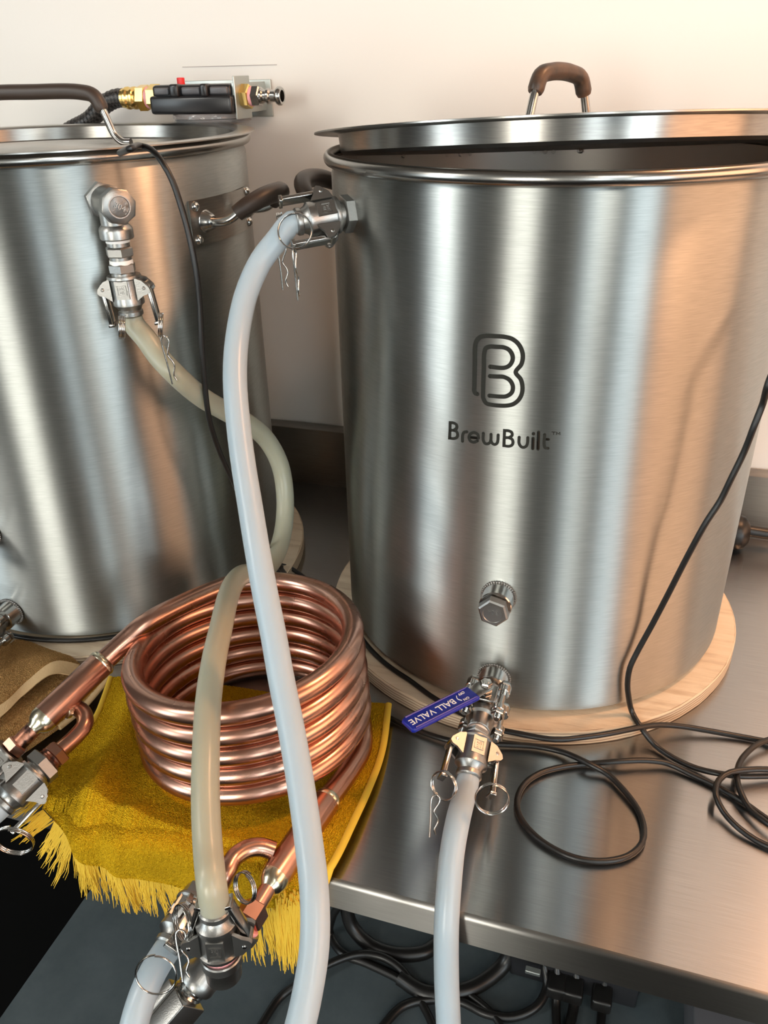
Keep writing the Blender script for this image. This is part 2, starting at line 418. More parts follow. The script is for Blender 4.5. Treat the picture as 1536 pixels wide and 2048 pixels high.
def lid(name_label, loc, normal, hx, half, hh, foot, grip_m, slot=None, gap=None):
    """inset lid: flat flange, sunk wall, domed floor; handle along hx"""
    t = thing('kettle_lid', name_label, 'lid', loc)
    M = frame(loc, normal, hx); bm = bmesh.new()
    pr = [(.2375, 0), (.2375, .0012), (.236, .0016), (.2155, .0012), (.2130, -.001), (.2115, -.015), (.2085, -.0175), (.200, -.0165), (.12, -.011), (.04, -.0085), (0, -.0082),
          (0, -.0092), (.04, -.0095), (.12, -.012), (.200, -.0177), (.2100, -.0188), (.2128, -.016), (.2145, -.001), (.216, 0)]
    lathe(bm, pr[::1], M, 160, False)
    # close the underside of the flange
    n = 160
    lathe(bm, [(.216, 0), (.2375, 0)], M, n)
    finish('lid_pan', bm, M_LID, t)
    z0 = -.009
    h = thing  # noqa
    pts = [(-half-foot, 0, z0+.003), (-half-foot*.55, 0, z0+.0035), (-half-.004, 0, z0+.010), (-half+.006, 0, hh-.018), (-half+.014, 0, hh-.004), (-half+.030, 0, hh), (0, 0, hh+.001),
           (half-.030, 0, hh), (half-.014, 0, hh-.004), (half-.006, 0, hh-.018), (half+.004, 0, z0+.010), (half+foot*.55, 0, z0+.0035), (half+foot, 0, z0+.003)]
    P = [M @ V(p) for p in pts]
    hd = tube('handle', P, .0042, M_POL, t, .003, 12)
    bm = bmesh.new(); S = spline([M @ V(p) for p in pts[3:10]], .003)
    rs = [.0078]*len(S); rs[0] = rs[-1] = .0066
    sweep(bm, S, rs, 16); finish('grip', bm, grip_m, hd, 50)
    return t
k1 = kettle(K1, 'large brushed steel kettle with black printed letter logo on its front', .519)
k2 = kettle(K2, 'brushed steel kettle at the left, plain fronted, with elbow fitting near its top', .527)

# --- printed logo: strokes measured on the kettle's face
def lp(x, y, off): 
    p = on_cyl(860+x*.22135, 640+y*.22135, K1, KR)
    n = V((p.x-K1[0], p.y-K1[1], 0)).normalized(); return V((K1[0], K1[1], p.z))+n*(KR+off), n
def stroke(bm, pts, wpx, closed=False, smooth=True, rnd=True):
    """flat inked line of width wpx (in 1/4.5 px units) lying on the kettle wall"""
    w = wpx*.22135/FPX*.70/2*1.02
    P = [V((x, y, 0)) for x, y in pts]
    if smooth:
        Q = []
        segs = [[P[0]]]
        for i in range(1, len(P)-1):
            a = (P[i]-P[i-1]).normalized(); b = (P[i+1]-P[i]).normalized()
            segs[-1].append(P[i])
            if a.dot(b) < .15: segs.append([P[i]])
        segs[-1].append(P[-1])
        for s in segs:
            q = spline(s, 5); Q += q if not Q else q[1:]
        P = Q
    W = []; Nn = []
    for p in P:
        a, n = lp(p.x, p.y, .00015); W.append(a); Nn.append(n)
    m = len(W); L1, R1 = [], []
    for i in range(m):
        t = (W[min(i+1, m-1)]-W[max(i-1, 0)]).normalized(); s = t.cross(Nn[i]).normalized()
        if 0 < i < m-1:
            ta = (W[i]-W[i-1]).normalized(); tb2 = (W[i+1]-W[i]).normalized(); c = max(.5, math.sqrt(max(0, (1+ta.dot(tb2))/2)))
        else: c = 1
        L1.append(bm.verts.new(W[i]+s*w/c)); R1.append(bm.verts.new(W[i]-s*w/c))
    for i in range(m-1): bm.faces.new((L1[i], L1[i+1], R1[i+1], R1[i]))
    if rnd:
        for e, o in ((0, 1), (m-1, m-2)):
            t = (W[e]-W[o]).normalized(); s = t.cross(Nn[e]).normalized()
            vs = [bm.verts.new(W[e]+s*w*math.cos(a)+t*w*math.sin(a)) for a in [math.pi*i/10 for i in range(11)]]
            bm.faces.new(vs)
def ink(name, strokes, parent):
    bm = bmesh.new()
    for pts, wd, sm in strokes: stroke(bm, pts, wd, smooth=sm, rnd=wd > 20)
    # give the ink film a thickness
    r = bmesh.ops.extrude_face_region(bm, geom=list(bm.faces))
    for v in [g for g in r['geom'] if isinstance(g, bmesh.types.BMVert)]:
        n = V((v.co.x-K1[0], v.co.y-K1[1], 0)).normalized(); v.co += n*.0002
    return finish(name, bm, M_ETCH, parent)
ink('logo', [([(428, 668), (410, 662), (400, 640), (400, 600), (404, 400), (408, 235), (420, 190), (452, 155), (500, 144), (590, 146), (680, 153), (745, 172), (800, 218), (832, 280), (839, 340), (825, 400), (775, 471), (820, 535), (836, 600), (830, 665), (800, 722), (750, 760), (690, 773), (560, 766), (508, 750), (482, 705), (480, 640), (486, 450), (492, 290), (505, 255), (545, 240), (600, 242), (670, 248), (715, 270), (745, 320), (745, 365), (718, 410), (670, 431), (545, 422)], 38, True),
             ([(543, 507), (600, 510), (670, 515), (722, 545), (749, 600), (738, 655), (690, 688), (640, 692), (538, 683)], 38, True)], k1)
WD = 27
letters = {
 'letter_b': [([(180, 1000), (176, 1066), (215, 1070), (242, 1060), (250, 1035), (240, 1008), (214, 997), (180, 994)], WD, True), ([(178, 1066), (182, 926), (212, 929), (238, 945), (240, 975), (214, 996)], WD, True)],
 'letter_r': [([(293, 1095), (296, 1036), (308, 1014), (334, 1009)], WD, True)],
 'letter_e': [([(356, 1058), (439, 1066)], WD-3, False), ([(439, 1066), (432, 1035), (400, 1017), (366, 1028), (352, 1060), (366, 1092), (398, 1104), (430, 1090)], WD, True)],
 'letter_w': [([(482, 1022), (482, 1088), (498, 1114), (520, 1118), (542, 1106), (550, 1080), (552, 1032)], WD, True), ([(550, 1085), (562, 1112), (585, 1124), (606, 1112), (614, 1085), (616, 1038)], WD, True)],
 'letter_b.': [([(670, 1070), (668, 1135), (715, 1140), (742, 1128), (750, 1105), (742, 1078), (714, 1064), (672, 1062)], WD, True), ([(669, 1135), (673, 997), (712, 1001), (738, 1015), (742, 1042), (714, 1062)], WD, True)],
 'letter_u': [([(806, 1058), (805, 1112), (822, 1142), (846, 1150), (870, 1138), (881, 1110), (884, 1062)], WD, True)],
 'letter_i': [([(931, 1066), (928, 1162)], WD, False), ([(935, 1024), (935, 1029)], WD+2, False)],
 'letter_l': [([(981, 1012), (976, 1166)], WD, False)],
 'letter_t': [([(1036, 1034), (1031, 1125), (1040, 1152), (1066, 1158)], WD, True), ([(1034, 1074), (1072, 1078)], WD-5, False)],
 'trademark_sign': [([(1099, 1010), (1136, 1012)], 7, False), ([(1118, 1011), (1116, 1036)], 7, False), ([(1142, 1037), (1145, 1012), (1158, 1030), (1172, 1013), (1174, 1038)], 7, False)],
}
for nm, st in letters.items(): ink(nm.replace('.', ''), st, k1)

# --- plug, ball valve on a port at px (bung) of a kettle, port looking to -y
def lower_ports(kt, c, xo, zplug, zvalve, blue=True):
    n = V((0, -1, 0)); yk = c[1]-math.sqrt(KR**2-(xo-c[0])**2)
    weld_bung(kt, V((xo, yk, zplug)), n)
    M = frame((xo, yk-.019, zplug), n); bm = bmesh.new()
    cyl(bm, M, .0105, 0, .004); hexn(bm, M, .0148, .002, .012, rot=.26); lathe(bm, [(.0095, .012), (.0105, .0128), (.0095, .0128), (.009, .0122), (0, .0122)], M, 30)
    plug = finish('hex_plug', bm, M_CAST, kt)
    text_mesh('304', .0072, M @ Matrix.Translation((0.0022, 0, .0123)) @ Matrix.Rotation(-math.pi/2+math.pi, 4, 'Z'), M_CAST, plug, .0007)
    weld_bung(kt, V((xo, yk, zvalve)), n)
    y0 = yk-.019
    M = frame((xo, y0, zvalve), n, (0, 0, 1))      # local x = up, y = sideways, z = towards viewer
    bm = bmesh.new()
    lathe(bm, [(0, 0), (.011, 0), (.012, .004), (.0135, .006), (.0135, .012), (.0155, .014), (.0155, .020), (.013, .021), (.013, .038), (.0155, .039), (.0155, .046), (.013, .048), (.0115, .056), (.0115, .062), (.010, .063), (0, .063)], M, 32)
    vb = finish('ball_valve', bm, M_CAST, kt)
    for q, (sx, sy) in enumerate(((1, 1), (1, -1), (-1, 1), (-1, -1))):
        bm = bmesh.new(); Mb = M @ Matrix.Translation((sx*.0135, sy*.0155, 0))
        cyl(bm, Mb, .0066, .012, .020); cyl(bm, Mb, .0066, .039, .046); cyl(bm, Mb, .0032, .006, .056, 16)
        hexn(bm, Mb, .0066, .0060, .012, rot=.3); hexn(bm, Mb, .0066, .046, .0525, rot=.2)
        finish('valve_bolt', bm, M_POL, vb)
    # neck and stem with packing nut, top plate, lever
    S = M @ Matrix.Translation((0, 0, .0295)) @ Matrix.Rotation(math.pi/2, 4, 'Y')  # local z = up
    bm = bmesh.new(); cyl(bm, S, .0085, .008, .020); box(bm, (-.011, -.011, .018), (.011, .011, .021), S, .0008); cyl(bm, S, .0035, .018, .034, 16); hexn(bm, S, .0068, .0215, .0275, rot=.2); hexn(bm, S, .0062, .0295, .0335, rot=.5)
    finish('valve_stem', bm, M_POL, vb)
    top = S @ V((0, 0, .0285))
    if blue:
        a, b = Z(948, 1386, top.z+.001), Z(808, 1456, top.z+.004)
    else:
        a, b = top+V((-.02, .004, 0)), top+V((-.10, -.03, .004))
    d = (b-a).normalized(); side = V((0, 0, 1)).cross(d).normalized(); up = d.cross(side)
    if up.z < 0: up = -up; side = -side
    bm = bmesh.new(); ML = Matrix(((d.x, side.x, up.x, a.x), (d.y, side.y, up.y, a.y), (d.z, side.z, up.z, a.z), (0, 0, 0, 1)))
    inv = ML.inverted() @ top
    sweep(bm, spline([ML @ V((inv.x, inv.y, 0)), ML @ V((inv.x*.5, inv.y*.4, .001)), ML @ V((.006, 0, 0)), ML @ V((.02, 0, 0))], .003), .0085, 12, flat=(up, .14))
    finish('lever_arm', bm, M_POL, vb)
    ln = (b-a).length; bm = bmesh.new()
    box(bm, (0, -.0095, -.0026), (ln, .0095, .0026), ML, .0022)
    for v in bm.verts:                            # rounded outer end, raised rims
        q = ML.inverted() @ v.co
        if q.x > ln*.5: q.y *= 1.0; q.x = q.x - max(0, (abs(q.y)-.004))*.9
        v.co = ML @ q
    lv = finish('lever_grip', bm, M_BLUE if blue else M_GREYP, vb)
    if blue:
        for s in (-1, 1):
            bm = bmesh.new(); sweep(bm, [ML @ V((.004, s*.0078, .0026)), ML @ V((ln-.007, s*.0078, .0026))], .0011, 8); finish('grip_ridge', bm, M_BLUE, lv)
        # text reads from the stem outward, tops of the letters on the viewer's right
        TX = ML @ Matrix.Translation((.050, 0, .00275)) @ (Matrix.Rotation(math.pi, 4, 'X') if False else I4)
        text_mesh('BALL VALVE', .0098, TX, M_WHT, lv, .0002)
        text_mesh('ON', .0042, ML @ Matrix.Translation((.0135, .0042, .00275)), M_WHT, lv, .0002)
        text_mesh('OFF', .0042, ML @ Matrix.Translation((.0125, -.0042, .00275)), M_WHT, lv, .0002)
        bm = bmesh.new(); sweep(bm, spline([ML @ V((.0185, .004, .0028)), ML @ V((.0205, 0, .0028)), ML @ V((.0185, -.004, .0028))], .001), .0004, 6); finish('arrow', bm, M_WHT, lv)
    # adapter with white tape at the outlet
    bm = bmesh.new(); lathe(bm, [(0, .062), (.0098, .062), (.0100, .0645), (.0098, .067), (0, .067)], M, 30); finish('thread_tape', bm, M_TEF, vb)
    bm = bmesh.new(); hexn(bm, M, .0135, .0665, .073, rot=.1); cyl(bm, M, .0112, .072, .076); finish('outlet_adapter', bm, M_CAST, vb)
    return M @ V((0, 0, .072))
v1 = lower_ports(k1, K1, -.0125, .162, .062)
v2 = lower_ports(k2, K2, -.5845, .163, .055, blue=False)

# ------------------------------------------------------------------ kettle side handles
def side_handle(kt, c, az, z, flipz=1):
    """az: degrees from -y towards +x"""
    def P(da, r, dz): 
        a = math.radians(az)+da/KR; return V((c[0]+math.sin(a)*r, c[1]-math.cos(a)*r, z+dz))
    bm = bmesh.new(); n = 18
    g = [[None]*2 for _ in range(n+1)]; hw, hv = .066, .0225
    outer = [[bm.verts.new(P(-hw+2*hw*i/n, KR+.0018, s*hv)) for s in (-1, 1)] for i in range(n+1)]
    inner = [[bm.verts.new(P(-hw+2*hw*i/n, KR+.0002, s*hv)) for s in (-1, 1)] for i in range(n+1)]
    for i in range(n):
        bm.faces.new((outer[i][0], outer[i+1][0], outer[i+1][1], outer[i][1]))
        bm.faces.new((inner[i][0], inner[i][1], inner[i+1][1], inner[i+1][0]))
        for s in (0, 1): bm.faces.new((outer[i][s], inner[i][s], inner[i+1][s], outer[i+1][s]) if s == 0 else (outer[i][s], outer[i+1][s], inner[i+1][s], inner[i][s]))
    for i in (0, n): bm.faces.new((outer[i][0], outer[i][1], inner[i][1], inner[i][0]))
    h = finish('side_handle', bm, M_LID, kt)
    for s in (-1, 1):
        for t2 in (-1, 1):
            bm = bmesh.new(); p = P(s*.058, KR+.0018, t2*.0165); nn = V((p.x-c[0], p.y-c[1], 0))
            lathe(bm, [(0, .0042), (.0028, .0036), (.0048, .0015), (.0052, 0)], frame(p, nn), 18); finish('rivet', bm, M_POL, h)
        bm = bmesh.new(); p = P(s*.044, KR+.0018, 0); nn = V((p.x-c[0], p.y-c[1], 0))
        lathe(bm, [(0, .010), (.006, .010), (.0085, .007), (.0105, .001), (.0115, 0)], frame(p, nn), 24); finish('boss', bm, M_POL, h)
    base = [P(-.044, KR+.006, 0), P(-.043, KR+.018, 0), P(-.040, KR+.030, .003), P(-.033, KR+.044, .014), P(-.018, KR+.055, .022), P(0, KR+.059, .024),
            P(.018, KR+.055, .022), P(.033, KR+.044, .014), P(.040, KR+.030, .003), P(.043, KR+.018, 0), P(.044, KR+.006, 0)]
    tube('handle_rod', base, .0045, M_POL, h, .003, 12)
    S = spline(base[2:9], .003)[3:-3]; m = len(S)
    rs = [.0078+.0022*math.sin(math.pi*min(1, i/(m*.25)) if i < m*.25 else math.pi*.5) if i < m*.5 else .0095 for i in range(m)]
    rs = [.0082+.0018*math.sin(math.pi*i/(m-1)) for i in range(m)]
    bm = bmesh.new(); sweep(bm, S, rs, 18); finish('handle_grip', bm, M_GRIP, h, 50)
side_handle(k2, K2, 89, .474)
side_handle(k1, K1, -97, .480)

# ------------------------------------------------------------------ lids
_n1 = V((-.037, .088, 1)) * 1.0
l1 = lid('tilted kettle lid raised at its front over the kettle with the printed logo', (-.015, .4623, .557), (-.037, .088, 1), (.48, .87, 0), .046, .047, .016, M_GRIPW)
l2 = lid('flat kettle lid closing the left kettle, long black grip handle', (K2[0], K2[1], .551), (0, 0, 1), (1, .06, 0), .088, .044, .022, M_GRIP)
# condensation drops along the underside of the tilted lid
Ml = frame((-.015, .4623, .557), (-.037, .088, 1), (1, 0, 0))
for px, s in ((805, 1), (895, .8), (922, 1.1), (940, .9), (1068, .8), (1090, 1.2), (1108, 1.1), (1160, 1.5)):
    best = min(((Ml @ V((.2085*math.cos(a), .2085*math.sin(a), -.0188))) for a in [math.pi*i/400 for i in range(60, 340)]), key=lambda p: abs(768+FPX*(p-CAM).dot(RT)/(p-CAM).dot(FW)-px))
    bm = bmesh.new(); ellipsoid(bm, best+V((0, -.001, -.0012)), .0022*s, .0022*s, .0022*s, I4, 12, 8); finish('water_drop', bm, M_WATER, l1)

# ------------------------------------------------------------------ camlock couplers
def ring_coil(name, c, nrm, r, parent, turns=3, wire=.0007):
    M = frame(c, nrm); P = []
    for i in range(turns*28+1):
        a = 2*math.pi*i/28; P.append(M @ V((r*math.cos(a), r*math.sin(a), (i/28-turns/2)*wire*2.1)))
    bm = bmesh.new(); sweep(bm, P, wire, 6); return finish(name, bm, M_POL, parent, 60)
def hairpin(top, down, side, ln, parent, wire=.0008):
    down = V(down).normalized(); side = V(side); side = (side-down*side.dot(down)).normalized(); top = V(top)
    q = [(-.0028, 1.0), (-.0030, .55), (-.0036, .12), (-.0026, .02), (0, -.03), (.0030, .03), (.0036, .12), (.0008, .28), (-.0006, .38), (.0026, .52), (.0034, .62), (.0008, .82), (.0024, .93)]
    P = [top+down*(ln*b)+side*a for a, b in q]
    return tube('hairpin_clip', P, wire, M_POL, parent, .0015, 8)
def camlock(parent, mouth, axis, ears, k=1.0, ring_specs=(), lever_len=.036, text=None, lever_open=(0, 0)):
    """hose end coupler: mouth at `mouth`, body runs along `axis` towards the hose; ears = direction of the lug pairs"""
    M = frame(mouth, axis, ears) @ Matrix.Diagonal((k, k, k, 1))
    bm = bmesh.new()
    lathe(bm, [(.0105, .001), (.0105, 0), (.0155, 0), (.0160, .0012), (.0160, .0028), (.0142, .004), (.0138, .020), (.0150, .024), (.0150, .0275), (.0120, .030), (.0105, .0335), (.0118, .0345), (.0118, .038), (.0105, .0395), (.0090, .040), (.0085, .048), (.0062, .048), (.0062, .004)], M, 36)
    for s in (-1, 1):                              # lug plates
        for t2 in (-1, 1):
            pr = [(.012, .002), (.0185, .0045), (.0245, .011), (.0255, .0145), (.0235, .0170), (.0185, .0185), (.012, .023)]
            y0, y1 = sorted((t2*.0066, t2*.0098))
            A = [bm.verts.new(M @ V((s*x, y0, z))) for x, z in pr]; B = [bm.verts.new(M @ V((s*x, y1, z))) for x, z in pr]
            bm.faces.new(A); bm.faces.new(B[::-1])
            for i in range(len(pr)): bm.faces.new((A[i], B[i], B[(i+1) % len(pr)], A[(i+1) % len(pr)]))
    b = finish('coupler_body', bm, M_CAST, parent)
    for t2 in (-1, 1):                             # raised frame and characters on the flats
        Mf = M @ Matrix.Translation((0, t2*.0139, .012)) @ Matrix.Rotation(-t2*math.pi/2, 4, 'X')
        bm = bmesh.new()
        box(bm, (-.0062, -.0085, -.002), (.0062, .0085, .0004), Mf)
        for (x0, x1, y0, y1) in ((-.0045, .0045, .0038, .0045), (-.0045, .0045, -.0045, -.0038), (-.0045, -.0038, -.0045, .0045), (.0038, .0045, -.0045, .0045)):
            box(bm, (x0, y0, .0003), (x1, y1, .0011), Mf)
        fr = finish('casting_mark', bm, M_CAST, b)
        text_mesh('304', .0036, Mf @ Matrix.Translation((0, .0018, .0005)) @ Matrix.Rotation(0 if t2 < 0 else math.pi, 4, 'Z'), M_CAST, fr, .0004)
        text_mesh('1/2', .0036, Mf @ Matrix.Translation((0, -.0018, .0005)) @ Matrix.Rotation(0 if t2 < 0 else math.pi, 4, 'Z'), M_CAST, fr, .0004)
    ends = []
    for s, op in zip((-1, 1), lever_open):
        bm = bmesh.new()
        cyl(bm, M @ Matrix.Translation((s*.0198, 0, .0115)) @ Matrix.Rotation(math.pi/2, 4, 'X'), .0017, -.0105, .0105, 12)
        Mc = M @ Matrix.Translation((s*.0198, 0, .0115)) @ Matrix.Rotation(s*op, 4, 'Y')
        cyl(bm, Mc @ Matrix.Rotation(math.pi/2, 4, 'X'), .0048, -.0058, .0058, 16)
        x0, x1 = sorted((s*.0005, s*.0042)); box(bm, (x0, -.0055, 0), (x1, .0055, lever_len), Mc, .0008)
        x0, x1 = sorted((s*-.0010, s*.0050)); box(bm, (x0, -.0062, lever_len-.002), (x1, .0062, lever_len+.0012), Mc, .0006)
        finish('cam_lever', bm, M_POL, b)
        ends.append(Mc @ V((s*.002, 0, lever_len)))
    return M, ends, b
def hose(label, pts, r, m, parent, step=.006):
    bm = bmesh.new(); S = spline(pts, step); sweep(bm, S, r, 28, caps=True); return finish('silicone_tube', bm, m, parent, 60)

HR = .01025
GH = 'silicone hoses with steel couplers'
# hose A: from the upper left port of the big kettle
pA = V((-.176, .303, .497)); nA = V((pA.x-K1[0], pA.y-K1[1], 0)).normalized()
Mh = frame(pA, nA); bm = bmesh.new(); hexn(bm, Mh, .0165, -.004, .009, rot=.3); cyl(bm, Mh, .0118, .008, .018); cyl(bm, Mh, .0145, .013, .0165); finish('port_nut', bm, M_CAST, k1)
ta = thing('silicone_hose', 'long milky hose arching from the upper port of the logo kettle to the bottom edge', 'hose', pA+nA*.014, GH)
axA = (nA + V((-.25, -.02, -.12))).normalized()
mA, eA, bA = camlock(ta, pA+nA*.012, axA, V((.25, -.6, -.75)), 1.0)
sA = mA @ V((0, 0, .046)); 
PA = [mA @ V((0, 0, .033)), mA @ V((0, 0, .043)), D(556, 478, .716), D(522, 522, .718), D(492, 590, .715), D(474, 680, .705), D(470, 760, .693), D(477, 850, .682), D(487, 930, .672), D(500, 1010, .662), D(513, 1090, .652), D(529, 1180, .643), D(547, 1270, .634), D(563, 1360, .624), D(581, 1450, .612), D(600, 1560, .596), D(617, 1680, .578), D(629, 1790, .560), D(629, 1890, .548), D(616, 1980, .538), D(598, 2060, .530), D(570, 2150, .525)]
hose('', PA, HR, M_SIL, ta)
rA = ring_coil('split_ring', D(590, 462, .700), FW+V((.1, 0, .1)), .0148, ta, 2)
hairpin(D(588, 497, .700), (0.03, 0, -1), RT*.3+FW, .044, rA)
rA2 = ring_coil('split_ring', D(560, 452, .735), (1, .5, 0), .0110, ta, 3)
hairpin(D(563, 490, .735), (.02, 0, -1), RT, .040, rA2)

# hose B: from the elbow fitting of the left kettle, round the back and down to the chiller tee
pB = V((-.413, .275, .507)); nB = V((pB.x-K2[0], pB.y-K2[1], 0)).normalized()
Mb = frame(pB, nB, (0, 0, 1)); bm = bmesh.new()
hexn(bm, Mb, .0175, -.003, .008, rot=.2); lathe(bm, [(.010, .006), (.0135, .009), (.0145, .012), (.0135, .016), (.0132, .040), (.0125, .043), (0, .043)], Mb, 32)
tee_c = pB+nB*.028
Md = frame(tee_c, (0, 0, -1), nB)
lathe(bm, [(0, 0), (.0125, 0), (.0125, .018), (.0150, .021), (.0155, .023), (.0155, .030), (.0145, .031), (0, .031)], Md, 32)
elb = finish('elbow_fitting', bm, M_CAST, k2)
bm = bmesh.new(); hexn(bm, Mb, .0160, .041, .054, n=8, rot=.2); lathe(bm, [(.0090, .0535), (.0100, .0548), (.0090, .0548), (.0085, .0540), (0, .0540)], Mb, 30); pl = finish('end_plug', bm, M_CAST, elb)
text_mesh('304', .0072, Mb @ Matrix.Translation((0, 0, .0545)) @ Matrix.Rotation(-math.pi/2-.5+math.pi*2, 4, 'Z'), M_CAST, pl, .0009)
bm = bmesh.new(); lathe(bm, [(0, .030), (.0108, .030), (.0110, .034), (0, .034)], Md, 28); lathe(bm, [(0, .050), (.0108, .050), (.0110, .054), (0, .054)], Md, 28); finish('thread_tape', bm, M_TEF, elb)
bm = bmesh.new(); cyl(bm, Md, .0105, .033, .038); hexn(bm, Md, .0132, .038, .047, rot=.15); cyl(bm, Md, .0102, .046, .051); hexn(bm, Md, .0130, .053, .062, rot=.4); cyl(bm, Md, .0112, .061, .068); finish('nipple', bm, M_CAST, elb)
tbh = thing('silicone_hose', 'yellowed hose from the left kettle curling behind and over the copper coil', 'hose', Md @ V((0, 0, .064)), GH)
mB, eB, bB = camlock(tbh, Md @ V((0, 0, .064)), (0.03, 0, -1), RT, 1.0, lever_open=(-.06, .10))
rB1 = ring_coil('split_ring', eB[0]+V((.002, 0, -.012)) if False else D(244, 655, .765), RT*1+FW*.35, .0105, tbh, 4)
rB2 = ring_coil('split_ring', D(321, 650, .765), RT*1+FW*.3, .0110, tbh, 3)
hairpin(D(328, 674, .765), (.10, 0, -1), RT, .046, rB2)
# chiller numbers (needed for the far end of hose B)
MB = D(441, 1897, .590); UB = (D(426, 1790, .572)-MB).normalized()
PB = [mB @ V((0, 0, .033)), mB @ V((0, 0, .046)), D(291, 676, .798), D(318, 714, .800), D(350, 748, .80), D(400, 792, .84), D(450, 822, .885), D(500, 850, .925), D(535, 882, .955), D(560, 930, .975), D(570, 990, .985), D(568, 1050, .98), D(556, 1100, .96), D(534, 1136, .93), D(508, 1146, .90), D(484, 1150, .865), D(468, 1166, .835), D(456, 1195, .80), D(442, 1255, .745), D(428, 1320, .700), D(417, 1400, .665), D(412, 1500, .630), D(411, 1600, .606), D(416, 1700, .585), MB+UB*.060, MB+UB*.046, MB+UB*.033]
hose('', PB, .0107, M_SILY, tbh)

# hose C: from the ball valve outlet
tc = thing('silicone_hose', 'milky hose falling from the blue handled ball valve over the table edge', 'hose', v1, GH)
axC = (V((-.012, .095, .040))-v1).normalized()
axC = V((.03, -.93, -.30)).normalized()
mC, eC, bC = camlock(tc, v1, axC, V((1, 0, -.45)), 1.0, lever_open=(.05, .05))
PC = [mC @ V((0, 0, .033)), mC @ V((0, 0, .048)), D(916, 1640, .680), D(905, 1700, .668), D(898, 1770, .660), D(893, 1850, .656), D(893, 1950, .662), D(897, 2050, .67), D(900, 2150, .69)]
hose('', PC, HR, M_SIL, tc)
rC1 = ring_coil('split_ring', D(888, 1571, .690), FW+RT*.7, .0120, tc, 3); hairpin(D(872, 1592, .690), D(866, 1665, .692)-D(872, 1592, .690), RT, .036, rC1)
rC2 = ring_coil('split_ring', D(984, 1598, .665), FW+UP*.25, .0135, tc, 3)

# ------------------------------------------------------------------ COPPER CHILLER
cc = V((-.2351, .1328, 0)); CRr, CZ0, CPI, CTX, CTY = .107, .1332, .0217, -.0801, .0614
def cpt(t):
    a = math.radians(150)-2*math.pi*t; h = CZ0-CPI*t
    return V((cc.x+CRr*math.cos(a)+CTX*h, cc.y+CRr*math.sin(a)+CTY*h, h-CTX*CRr*math.cos(a)-CTY*CRr*math.sin(a)))
ch = thing('copper_chiller', 'coiled copper tube wort chiller standing on the yellow towel', 'chiller', (cc.x, cc.y, .005))
CT = 5.40; RTB = .0106
S1, S2 = Z(205, 1325, .100), Z(88, 1437, .078)
T1, T2, T3 = Z(655, 1600, .022), Z(548, 1757, .022), Z(508, 1822, .022)
body = [Z(205, 1325, .100), Z(250, 1283, .112), Z(300, 1242, .124)] + [cpt(t/40) for t in range(3, int(CT*40)-3)] + [Z(724, 1490, .016), Z(700, 1538, .018), Z(655, 1600, .022)]
bm = bmesh.new(); sweep(bm, spline(body, .005), RTB, 20); finish('coil', bm, M_COP, ch, 60)
def sleeve(a, b, r, m=M_COP):
    ax = b-a; ln = ax.length; M = frame(a, ax); bm = bmesh.new()
    lathe(bm, [(0, 0), (r*.93, 0), (r, .003), (r, ln-.004), (r*.98, ln), (r*.9, ln), (0, ln)], M, 28); o = finish('sleeve', bm, m, ch)
    bm = bmesh.new(); lathe(bm, [(RTB, -.004), (RTB+.0015, -.003), (r*1.03, 0), (r*1.03, .002), (r*.98, .0035)], M, 28); finish('solder_collar', bm, M_SOLD, o)
    bm = bmesh.new(); lathe(bm, [(r*.99, ln-.002), (r*.97, ln+.003), (r*.80, ln+.008), (r*.55, ln+.011), (r*.48, ln+.014), (0, ln+.014)], M, 28); finish('end_cap', bm, M_SOLD, o)
    return M, ln
Ms1, ls1 = sleeve(S1, S2, .0135)
Ms2, ls2 = sleeve(T1, T2, .0128)
def hexfit(p, d, r, ln, m, name='hex_fitting', rot=.2):
    M = frame(p, d); bm = bmesh.new(); hexn(bm, M, r, 0, ln, rot=rot); return finish(name, bm, m, ch)
# inner tube and side elbow, left end
e1a, e1b = Z(88, 1437, .078), Z(32, 1492, .062)
tube('inner_tube', [e1a, e1b], .0080, M_COPD, ch, raw=True)
d1 = (e1b-e1a).normalized(); hexfit(e1b-d1*.004, d1, .0115, .010, M_COP)
el = [Z(126, 1420, .078), Z(148, 1414, .074), Z(166, 1425, .070), Z(170, 1448, .066), Z(152, 1472, .062), Z(118, 1503, .058)]
tube('side_elbow', el, .0078, M_COP, ch, .003, 16)
bm = bmesh.new(); cyl(bm, frame(Z(128, 1420, .078), el[1]-el[0]), .0092, 0, .005); finish('solder_collar', bm, M_SOLD, ch)
d2 = (el[-1]-el[-2]).normalized(); hexfit(el[-1]-d2*.002, d2, .0125, .010, M_COP)
q = el[-1]+d2*.008
bm = bmesh.new(); lathe(bm, [(0, 0), (.0118, 0), (.0108, .0015), (.0118, .003), (.0108, .0045), (.0118, .006), (0, .006)], frame(q, d2), 24); finish('thread', bm, M_COPD, ch)
q2 = q+d2*.005
bm = bmesh.new(); hexn(bm, frame(q2, d2), .0172, 0, .011, n=6, rot=.5); cyl(bm, frame(q2, d2), .0125, .010, .016); finish('outlet_adapter', bm, M_CAST, ch)
